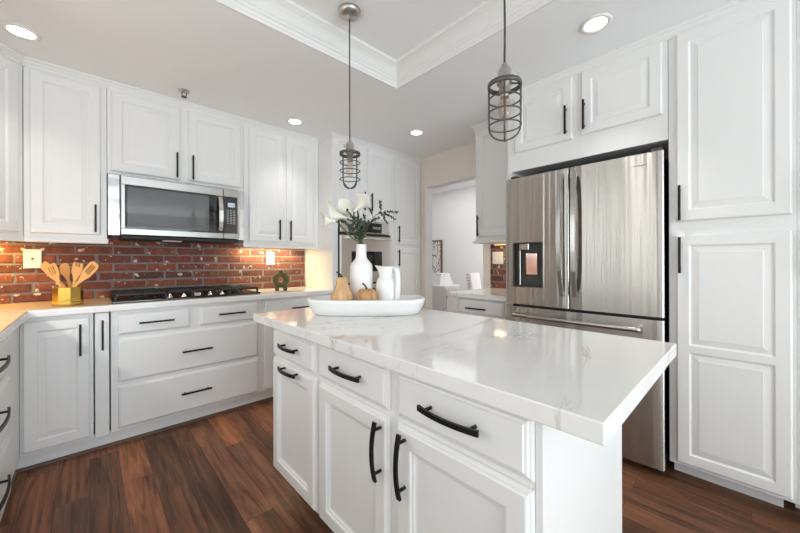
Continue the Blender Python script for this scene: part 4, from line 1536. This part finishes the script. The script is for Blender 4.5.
def sprig(label, pts, bud_from, name='lavender_sprig', cat='flower', tips=(), bud=.0078):
    P = neck([fl_pt(*p) for p in pts])
    t = thing(name, label, cat, tuple(P[0]), group='dark sprigs in the vase')
    path = smooth_path(P, 8)
    st = MB().tube(path, .0018, 6)
    bd = MB()
    rnd = random.Random(int(abs(pts[-1][0]) * 1e5) + 3)
    def buds(path_, f0):
        k0 = int(len(path_) * f0)
        for i in range(k0, len(path_)):
            p = path_[i]
            for r_ in range(2):
                off = Vector((rnd.uniform(-1, 1), rnd.uniform(-1, 1), rnd.uniform(-.6, 1))).normalized() * .0055
                rr = bud * rnd.uniform(.7, 1.0) * (1 - .35 * (i - k0) / max(1, len(path_) - k0))
                c = p + off
                ring = [(rr * .05, -rr), (rr * .75, -rr * .4), (rr * .8, rr * .2), (rr * .3, rr * 1.1), (0.0003, rr * 1.3)]
                bd.lathe(ring, 7, tuple(c))
    buds(path, bud_from)
    for (i0, q) in tips:
        p0 = path[int(i0 * (len(path) - 1))]
        p1 = fl_pt(*q)
        sub = smooth_path([p0, (p0 + p1) / 2 + Vector((0, 0, .004)), p1], 5)
        st.tube(sub, .0016, 6)
        buds(sub, .3)
    st.build('stem', M['stem'], t)
    bd.build('blossoms', M['bud'], t)

sprig('wide-branching dark sprig reaching out over the pitcher', [(.004, -.004, -.05), (.006, -.004, .01), (.030, -.010, .085), (.070, -.016, .150), (.104, -.018, .172)], .95,
      tips=((1.0, fp(380, 202, -.02)), (1.0, fp(397.5, 213.5, -.03)), (1.0, fp(394, 219.5, -.01)), (1.0, fp(387, 224.5, -.03)), (.72, fp(368, 204, -.01)), (.62, fp(379, 218, -.03))), bud=.0066)
sprig('short dark sprig leaning to the calla lilies', [(-.002, -.006, -.05), (-.006, -.01, .03), (-.030, -.022, .12), (-.075, -.026, .190)], .55)
sprig('upright dark sprig with its bud spike in the bouquet centre', [(.0, -.008, -.05), (.0, -.014, .05), (-.012, -.026, .13), (-.020, -.028, .198)], .5)
sprig('dark sprig bending over toward the oven panel', [(.004, -.002, -.05), (.010, -.006, .04), (.020, -.016, .10), (.018, -.02, .165)], .5)
sprig('short dark sprig crossing below the biggest calla lily', [(-.004, -.004, -.05), (-.012, -.014, .03), (-.050, -.026, .09), (-.100, -.03, .132)], .6)
sprig('thin dark sprig rising beside the oven handle', [(.006, 0, -.05), (.012, -.004, .04), (.030, -.012, .09), (.042, -.014, .128)], .5)

# leaves at the vase mouth
def leaf_stem(label, pts, n, size):
    P = neck([fl_pt(*p) for p in pts])
    t = thing('foliage_sprig', label, 'foliage', tuple(P[0]), group='green leaf sprigs in the vase')
    path = smooth_path(P, 8)
    MB().tube(path, .0022, 6).build('stem', M['stem'], t)
    lf = MB()
    rnd = random.Random(n * 17 + int(pts[-1][0] * 1e4))
    for i in range(n):
        p = path[int((.48 + .52 * i / (n - 1)) * (len(path) - 1))]
        d = Vector((rnd.uniform(-1, 1), rnd.uniform(-1, 1), rnd.uniform(.1, 1.0))).normalized()
        s = d.cross(Vector((rnd.uniform(-1, 1), rnd.uniform(-1, 1), rnd.uniform(-.3, .3)))).normalized()
        nn = d.cross(s)
        L_ = size * rnd.uniform(.7, 1.15)
        W = L_ * .24
        vs = [p]
        for q, w in ((.25, .8), (.5, 1.0), (.75, .65)):
            vs += [p + d * L_ * q - s * W * w + nn * .004, p + d * L_ * q + nn * -.001, p + d * L_ * q + s * W * w + nn * .004]
        vs.append(p + d * L_)
        fs = [(0, 2, 1), (0, 3, 2), (1, 2, 5, 4), (2, 3, 6, 5), (4, 5, 8, 7), (5, 6, 9, 8), (7, 8, 10), (8, 9, 10)]
        lf.add(vs, fs, True)
    lf.build('foliage', M['leaf'], t)
leaf_stem('leafy green sprig low on the calla lily side of the vase', [(-.006, -.004, -.05), (-.010, -.010, .01), (-.030, -.02, .05), (-.055, -.024, .095)], 12, .045)
leaf_stem('leafy green sprig in the middle of the vase mouth', [(0, -.008, -.05), (.0, -.014, .02), (-.006, -.026, .07), (-.010, -.03, .135)], 16, .045)
leaf_stem('leafy green sprig on the pitcher side of the vase', [(.006, -.002, -.05), (.008, -.008, .01), (.016, -.016, .05), (.022, -.02, .10)], 12, .04)

# ------------------------------------------------------------------ gold utensil holder with wooden tools
HX, HY = -.098, 2.925
t = thing('utensil_holder', 'faceted gold utensil holder on the corner countertop', 'utensil holder', (HX, HY, Z_TOP + .0023))
mb = MB().lathe([(0, .0005), (.066, .0005), (.072, .006), (.074, .020), (.068, .026), (.070, .112), (.067, .113), (.064, .10), (.062, .018), (0, .016)], 8, smooth=False, rot=R(10))
mb.build('holder_cup', M['gold'], t, world=False)
def tool(name, label, cat, base, tilt_dir, tilt, spin, outline, slots=(), thick=.006, ln=1.0):
    """flat wooden tool: outline = [(half-width, height)], standing in the holder"""
    t = thing(name, label, cat, (HX + base[0] * S_ + base[1] * C_, HY - base[0] * C_ + base[1] * S_, Z_TOP + .0235))
    Rm = (Matrix.Rotation(tilt, 4, Vector((tilt_dir[0], tilt_dir[1], 0)).normalized().cross(Vector((0, 0, -1)))) @ Matrix.Rotation(spin, 4, 'Z'))
    mb = MB()
    outline = [(w_ * 1.12, h_ * .83 * ln) for w_, h_ in outline]
    slots = [(q0, q1, q2 * .83 * ln, q3 * .83 * ln) for q0, q1, q2, q3 in slots]
    H_ = [h for w, h in outline]
    def hw(h):
        for (w0, h0), (w1, h1) in zip(outline, outline[1:]):
            if h0 <= h <= h1:
                return w0 + (w1 - w0) * (h - h0) / max(h1 - h0, 1e-6)
        return 0
    # columns of the head around slots are separate strips of ONE continuous mesh grid
    hs = sorted(set(H_ + [s[2] for s in slots] + [s[3] for s in slots]))
    us = [-1.0] + sorted([e for s in slots for e in (s[0], s[1])]) + [1.0]
    nu = len(us)
    def col(h, k):
        return us[k] * hw(h) if 0 < k < nu - 1 else (hw(h) if k == nu - 1 else -hw(h))
    idx = {}
    vs = []
    for i, h in enumerate(hs):
        for k in range(nu):
            for s_ in (0, 1):
                idx[i, k, s_] = len(vs)
                y = (thick / 2 if s_ else -thick / 2) + .10 * max(0, h - .16) ** 2
                vs.append((col(h, k), y, h))
    fs = []
    solid = {}
    for i in range(len(hs) - 1):
        for k in range(nu - 1):
            um = (us[k] + us[k + 1]) / 2
            hm = (hs[i] + hs[i + 1]) / 2
            solid[i, k] = not any(s[0] < um < s[1] and s[2] < hm < s[3] for s in slots)
    for (i, k), ok in solid.items():
        if not ok: continue
        fs.append((idx[i, k, 0], idx[i, k + 1, 0], idx[i + 1, k + 1, 0], idx[i + 1, k, 0]))
        fs.append((idx[i, k, 1], idx[i + 1, k, 1], idx[i + 1, k + 1, 1], idx[i, k + 1, 1]))
        if not solid.get((i, k - 1)): fs.append((idx[i, k, 0], idx[i + 1, k, 0], idx[i + 1, k, 1], idx[i, k, 1]))
        if not solid.get((i, k + 1)): fs.append((idx[i, k + 1, 0], idx[i, k + 1, 1], idx[i + 1, k + 1, 1], idx[i + 1, k + 1, 0]))
        if not solid.get((i - 1, k)): fs.append((idx[i, k, 0], idx[i, k, 1], idx[i, k + 1, 1], idx[i, k + 1, 0]))
        if not solid.get((i + 1, k)): fs.append((idx[i + 1, k, 0], idx[i + 1, k + 1, 0], idx[i + 1, k + 1, 1], idx[i + 1, k, 1]))
    mb.add([Rm @ Vector(v) for v in vs], fs)
    mb.build('tool_blade', M['spoonwood'], t, world=False)
    return t
rt = (S_, -C_)       # screen-right in plan
slots3 = [(-.50, -.26, .222, .285), (-.12, .12, .222, .285), (.26, .50, .222, .285)]
sp_out = [(.008, 0), (.008, .15), (.012, .18), (.028, .215), (.031, .25), (.031, .285), (.026, .300)]
fc = R(43)
tool('wooden_spatula', 'solid slant-edged wooden spatula leaning furthest toward the wall outlet', 'spatula', (.038, .018), (-rt[0], -rt[1]), R(42), -fc,
     [(.007, 0), (.007, .15), (.014, .18), (.024, .22), (.026, .27), (.016, .292)], ln=1.34)
tool('wooden_turner', 'slotted wooden turner leaning toward the wall outlet', 'turner', (.028, -.024), (-rt[0], -rt[1]), R(27), -fc, sp_out, slots3, ln=1.04)
tool('wooden_spoon', 'wooden spoon half hidden behind the slotted turner', 'spoon', (.004, .038), (-rt[0], -rt[1]), R(17), -fc,
     [(.008, 0), (.008, .17), (.014, .20), (.024, .225), (.028, .255), (.024, .285), (.012, .300)])
tool('wooden_fork', 'wooden salad fork with short tines standing upright in the holder', 'fork', (.006, .008), (rt[0], rt[1]), R(12), -fc,
     [(.007, 0), (.007, .16), (.014, .19), (.027, .225), (.029, .26), (.026, .298)], [(-.50, -.26, .268, .299), (-.1, .1, .268, .299), (.26, .50, .268, .299)])
tool('wooden_turner', 'slotted wooden turner leaning toward the cooktop', 'turner', (-.038, -.005), (rt[0], rt[1]), R(42), -fc,
     [(.008, 0), (.008, .15), (.014, .18), (.026, .215), (.028, .25), (.028, .285), (.018, .302)], slots3, ln=1.29)

# ------------------------------------------------------------------ olive ring ornament
t = thing('ring_ornament', 'olive green ceramic ring vase on the countertop by the oven tower', 'ornament', (1.30, 3.0, Z_TOP), (0, 0, R(-28)))
mb = MB()
segs, rs = 40, 14
vs, fs = [], []
for i in range(segs):
    a = 2 * PI * i / segs
    for j in range(rs):
        b_ = 2 * PI * j / rs
        rr = .048 + .024 * math.cos(b_)
        vs.append((rr * math.cos(a), .021 * math.sin(b_), .100 + rr * math.sin(a)))
for i in range(segs):
    for j in range(rs):
        fs.append((i * rs + j, ((i + 1) % segs) * rs + j, ((i + 1) % segs) * rs + (j + 1) % rs, i * rs + (j + 1) % rs))
mb.add(vs, fs, True)
mb.build('ring', M['olive'], t, world=False)
MB().lathe([(.018, .163), (.018, .182), (.020, .187), (.014, .187), (.013, .17), (0, .168)], 20).build('neck', M['olive'], t, world=False)
for s in (-1, 1):
    MB().box((s * .036 - .017, -.02, 0), (s * .036 + .017, .02, .050), .006).build('foot', M['olive'], t, world=False)

# ------------------------------------------------------------------ outlets
def outlet(label, centre, u, n, w, hh, gangs, dark=True):
    t = thing('wall_outlet', label, 'outlet', centre)
    c, u, n = Vector(centre), Vector(u), Vector(n)
    mb = MB(); front(mb, c - u * (w / 2) - Z * (hh / 2), u, n, w, hh, plain=[(0, .003), (.004, .006)])
    pl = mb.build('cover_plate', M['plastic'], t)
    for k in gangs:
        ci = c + u * k
        mb = MB(); front(mb, ci - u * .017 - Z * .034 + n * .006, u, n, .034, .068, plain=[(0, .002), (.001, .003)])
        ins = mb.build('socket', M['plastic'], pl)
        mb = MB()
        for zz in ((-.02, .02) if dark else (-.02, .02)):
            for s in (-.006, .006):
                mb.box(tuple(ci + u * (s - .0015) + Z * (zz - .004) + n * .0088), tuple(ci + u * (s + .0015) + Z * (zz + .005) + n * .0098))
        if dark:
            mb.box(tuple(ci - u * .006 - Z * .007 + n * .0088), tuple(ci + u * .006 + Z * .007 + n * .0102))
        mb.build('socket_slots', M['slot'] if dark else M['mark'], ins)
YO = Y_BACK - .0145
outlet('wide white outlet plate on brick above the utensil holder', (-.280, YO, 1.208), (1, 0, 0), (0, -1, 0), .084, .128, (0,))
outlet('white outlet plate on brick near the olive ring ornament', (1.330, YO, 1.216), (1, 0, 0), (0, -1, 0), .080, .126, (0,), dark=False)
outlet('white double outlet plate on the brick beside the refrigerator', (X_RIGHT - .0145, 1.722, 1.214), (0, 1, 0), (-1, 0, 0), .118, .122, (-.025, .025), dark=False)

# ------------------------------------------------------------------ pendants
M['cord'] = mat('dark_braided_cord', (0.05, 0.048, 0.045), 0.7, var=0.3, var_scale=200)
def pendant(label, loc, drop=0.0, k=.955):
    t = thing('pendant_lamp', label, 'lamp', loc, group='caged pendant lamps over the island')
    def low(m):
        m.v = [Vector((v.x, v.y, 1.808 + (v.z - 1.808) * k - drop)) for v in m.v]
        return m
    H0 = Z_TRAY - 0
    mb = MB().lathe([(.062, H0 - .0005), (.062, H0 - .008), (.058, H0 - .020), (.042, H0 - .030), (.014, H0 - .034), (.010, H0 - .046), (.005, H0 - .048), (0, H0 - .048)], 32, (0, 0, 0))
    mb.build('canopy', M['nickel'], t, world=False)
    MB().tube([(0, 0, H0 - .046), (0, 0, 2.2), (.0015, 0, 2.0), (0, 0, 1.87 - drop)], .0036, 8).build('cord', M['cord'], t, world=False)
    so = MB().lathe([(.006, 1.885), (.010, 1.880), (.011, 1.870), (.020, 1.862), (.023, 1.852), (.023, 1.820), (.026, 1.816), (.026, 1.806), (.020, 1.802), (.018, 1.775), (0, 1.775)], 28)
    so = low(so).build('socket', M['nickel'], t, world=False)
    mb = MB()
    mb.tube([(.020, 0, 1.836), (.040, 0, 1.836)], .004, 10)
    mb.bar([(.040, 0, 1.826), (.043, 0, 1.836), (.040, 0, 1.846)], (0, 1, 0), .006, .004)
    low(mb).build('switch_key', M['nickel'], so, world=False)
    cage = MB()
    # top band
    cage.lathe([(.050, 1.794), (.0575, 1.794), (.0575, 1.808), (.050, 1.808), (.050, 1.794)], 40, cap=False)
    for s in range(3):
        a = 2 * PI * s / 3
        cage.tube([(.022 * math.cos(a), .022 * math.sin(a), 1.806), (.052 * math.cos(a), .052 * math.sin(a), 1.802)], .0028, 6)
    for zz in (1.752, 1.706, 1.660):
        cage.tube([(.0545 * math.cos(2 * PI * i / 40), .0545 * math.sin(2 * PI * i / 40), zz) for i in range(40)], .0028, 8, closed=True)
    for k in range(2):
        a = k * PI / 2
        pts = [(-.053, 1.80), (-.053, 1.75), (-.053, 1.70), (-.0525, 1.660)]
        for i in range(1, 12):
            b_ = PI * i / 12
            pts.append((-.0525 * math.cos(b_), 1.656 - .046 * math.sin(b_)))
        pts += [(.0525, 1.660), (.053, 1.70), (.053, 1.75), (.053, 1.80)]
        cage.tube([(p * math.cos(a), p * math.sin(a), z) for p, z in pts], .0032, 8)
    low(cage).build('cage', M['iron'], t, world=False)
    bl = MB().lathe([(.012, 1.778), (.0135, 1.768), (.019, 1.752), (.0215, 1.735), (.0215, 1.705), (.018, 1.690), (.010, 1.682), (.0, 1.680)], 28, cap=False)
    bl = low(bl).build('bulb', M['bulb'], t, world=False)
    fm_ = MB()
    for i in range(5):
        a = 2 * PI * i / 5
        fm_.tube([(.006 * math.cos(a), .006 * math.sin(a), 1.765), (.009 * math.cos(a), .009 * math.sin(a), 1.74), (.009 * math.cos(a + .5), .009 * math.sin(a + .5), 1.705)], .0011, 5)
    low(fm_).build('filament', M['filament'], bl, world=False)
    low(MB().lathe([(.015, 1.778), (.015, 1.762), (.013, 1.758), (0, 1.758)], 20)).build('bulb_base', M['nickel'], bl, world=False)
    return t
p1 = pendant('caged pendant lamp hanging over the far end of the island, above the flowers', (1.055, 1.525, 0), drop=.020)
p1.rotation_euler = (0, 0, R(190))
p2 = pendant('caged pendant lamp hanging in front of the over-refrigerator cabinet doors', (1.057, .588, 0), drop=.005, k=.925)
p2.rotation_euler = (0, 0, R(-61))

# ------------------------------------------------------------------ recessed lights, sprinkler
def downlight(label, x, y, power):
    t = thing('recessed_light', label, 'light', (x, y, Z_CEIL), group='recessed ceiling lights')
    MB().lathe([(.052, -.001), (.074, -.001), (.076, -.003), (.074, -.007), (.060, -.008), (.052, -.004), (.052, -.001)], 40, cap=False).build('trim_ring', M['plastic'], t, world=False)
    MB().lathe([(0, -.0015), (.054, -.0015), (.054, -.004), (0, -.005)], 40, cap=False).build('lens', M['lamp_on'], t, world=False)
    l = bpy.data.lights.new('recessed_light_glow', 'AREA')
    l.shape = 'DISK'; l.size = .10; l.energy = power; l.color = (1.0, .955, .89)
    try: l.spread = R(76)
    except Exception: pass
    o = bpy.data.objects.new('recessed_light_glow', l)
    C.objects.link(o)
    o.parent = t
    o.location = (0, 0, -.010)
downlight('recessed ceiling light above the corner wall cabinet', -.267, 2.716, 0.9)
downlight('recessed ceiling light above the cabinet beside the oven tower', 1.344, 2.797, 1.0)
downlight('recessed ceiling light near the doorway header', 2.326, 2.232, 1.7)
downlight('recessed ceiling light in front of the refrigerator', 1.955, .560, 1.7)
t = thing('fire_sprinkler', 'small chrome fire sprinkler head on the ceiling over the microwave', 'sprinkler', (.508, 2.846, Z_CEIL))
MB().lathe([(.038, -.0005), (.038, -.003), (.033, -.008), (.014, -.009), (.012, -.014), (0, -.014)], 28).build('escutcheon', M['nickel'], t, world=False)
mb = MB().tube([(-.012, 0, -.010), (-.016, 0, -.028), (0, 0, -.046)], .0034, 6).tube([(.012, 0, -.010), (.016, 0, -.028), (0, 0, -.046)], .0034, 6)
mb.lathe([(0, -.042), (.018, -.044), (.018, -.048), (0, -.050)], 16)
mb.build('nozzle', M['iron'], t, world=False)

# ------------------------------------------------------------------ under-cabinet lights
def strip(label, x0_, x1_, y_, power, col, rotz=0.0):
    cx = (x0_ + x1_) / 2
    t = thing('under_cabinet_light', label, 'light', (cx, y_, ZU0))
    L_ = x1_ - x0_
    MB().box((-L_ / 2, -.014, -.010), (L_ / 2, .014, -.0005), .003).build('housing', M['plastic'], t, world=False)
    MB().box((-L_ / 2 + .006, -.010, -.0125), (L_ / 2 - .006, .010, -.0102)).build('lens', M['warm_on'], t, world=False)
    l = bpy.data.lights.new('strip_glow', 'AREA')
    l.shape = 'RECTANGLE'; l.size = L_; l.size_y = .03; l.energy = power; l.color = col
    o = bpy.data.objects.new('strip_glow', l)
    C.objects.link(o); o.parent = t; o.location = (0, 0, -.014)
    return t
strip('warm light strip under the corner wall cabinet', -.62, -.38, 3.20, 3.4, (1.0, .57, .10))
strip('warm light strip under the wall cabinet by the oven tower', 1.04, 1.56, 3.24, 4.4, (1.0, .78, .42))

t = strip('added fill light strip under the side wall cabinet next to the corner', -.32, .32, 0, 8.0, (1.0, .97, .92))  # unseen strip added to brighten the ceiling and island front
t.location = (-.66, 2.40, ZU0)
t.rotation_euler = (0, 0, R(90))

t = strip('warm light strip under the cabinet between doorway and refrigerator', -.18, .18, 0, .6, (1.0, .80, .5))
t.location = (2.85, 1.52, 1.349)
t.rotation_euler = (0, 0, R(90))

# ------------------------------------------------------------------ dining room glimpsed through the doorway
t = thing('framed_print', 'brown framed black-and-white print seen through the doorway', 'picture', (5.295, 4.65, 1.24))
mb = MB()
for a, b in (((5.265, 4.35, .86), (5.298, 4.38, 1.62)), ((5.265, 4.92, .86), (5.298, 4.95, 1.62)), ((5.265, 4.38, .86), (5.298, 4.92, .89)), ((5.265, 4.38, 1.59), (5.298, 4.92, 1.62))):
    mb.box(a, b, .003)
mb.build('picture_frame', M['framewood'], t)
MB().box((5.278, 4.38, .89), (5.292, 4.92, 1.59)).build('print', M['print'], t)

t = thing('sideboard', 'low white cabinet with a small dark knob, seen through the doorway', 'sideboard', (4.2, 3.45, 0))
MB().box((4.0, 3.25, .0), (4.42, 3.75, .80), .01).build('cabinet_body', M['linen'], t)
d = MB().box((4.03, 3.235, .06), (4.39, 3.25, .76), .003).build('door', M['linen'], t)
MB().lathe([(0, 0), (.010, .002), (.012, .012), (0, .016)], 12, (4.03, 3.225, .62)).build('knob', M['black'], d)
t = thing('storage_box', 'white slope-sided fabric box on the low white cabinet', 'box', (4.2, 3.5, .80))
mb = MB()
a0, a1 = .17, .11
vs = [(-a0, -.14, .0005), (a0, -.14, .0005), (a0, .14, .0005), (-a0, .14, .0005), (-a1, -.10, .175), (a1, -.10, .175), (a1, .10, .175), (-a1, .10, .175)]
mb.add(vs, [(3, 2, 1, 0), (4, 5, 6, 7), (0, 1, 5, 4), (1, 2, 6, 5), (2, 3, 7, 6), (3, 0, 4, 7)])
mb.build('box_body', M['linen'], t, world=False)
MB().box((-a1 - .008, -.108, .172), (a1 + .008, .108, .185), .004).build('box_lid', M['linen'], t, world=False)

t = thing('dining_chair', 'white upholstered dining chair with dark nailhead trim, through the doorway', 'chair', (4.05, 2.70, 0), (0, 0, R(18)))
mb = MB()
n = 8
vs, fs = [], []
for i in range(n + 1):
    q = i / n
    z = .46 + .55 * q
    y = .06 * q ** 1.5
    for (dx, dy) in ((-.23, -.035), (.23, -.035), (.23, .035), (-.23, .035)):
        vs.append((dx, dy + y, z))
for i in range(n):
    for s in range(4):
        fs.append((i * 4 + s, i * 4 + (s + 1) % 4, (i + 1) * 4 + (s + 1) % 4, (i + 1) * 4 + s))
fs += [(3, 2, 1, 0), tuple(n * 4 + s for s in range(4))]
mb.add(vs, fs)
bk = mb.build('backrest', M['linen'], t, world=False)
mb = MB()
for sx in (-1, 1):
    for i in range(13):
        q = i / 12
        mb.lathe([(.013, 0), (.008, .006), (0, .008)], 8, (sx * .231, .06 * q ** 1.5, .48 + .52 * q))
for k in range(0):
    pass
mb.build('nailhead_studs', M['black'], bk, world=False)
MB().box((-.24, -.47, .38), (.24, -.03, .48), .02).build('seat', M['linen'], t, world=False)
for sx in (-.2, .2):
    for sy in (-.43, -.02):
        MB().box((sx - .02, sy - .02, 0), (sx + .02, sy + .02, .385), .003).build('leg', M['framewood'], t, world=False)

# ------------------------------------------------------------------ outside the windows (only seen in reflections)
struct(bx('ground_outside', (-9, -12, -.14), (8, Y_REAR - .31, -.02), M['patio']))

# ------------------------------------------------------------------ groups of look-alikes
GROUPS = {'wall_cabinet': 'white wall cabinets', 'base_cabinet': 'white base cabinets', 'drawer_cabinet': 'white drawer cabinets', 'pantry_cabinet': 'tall pantry cabinets',
          'island_cabinet': 'island cabinets', 'calla_lily': 'calla lilies in the vase', 'wooden_turner': 'wooden kitchen tools', 'wooden_spatula': 'wooden kitchen tools',
          'wooden_spoon': 'wooden kitchen tools', 'wooden_fork': 'wooden kitchen tools', 'wall_outlet': 'white outlet plates', 'under_cabinet_light': 'under-cabinet lights',
          'brick_backsplash': 'brick backsplashes'}
for o in sc.objects:
    if o.parent is None and o.get('label') and not o.get('group'):
        g = GROUPS.get(o.name.split('.')[0])
        if g:
            o['group'] = g
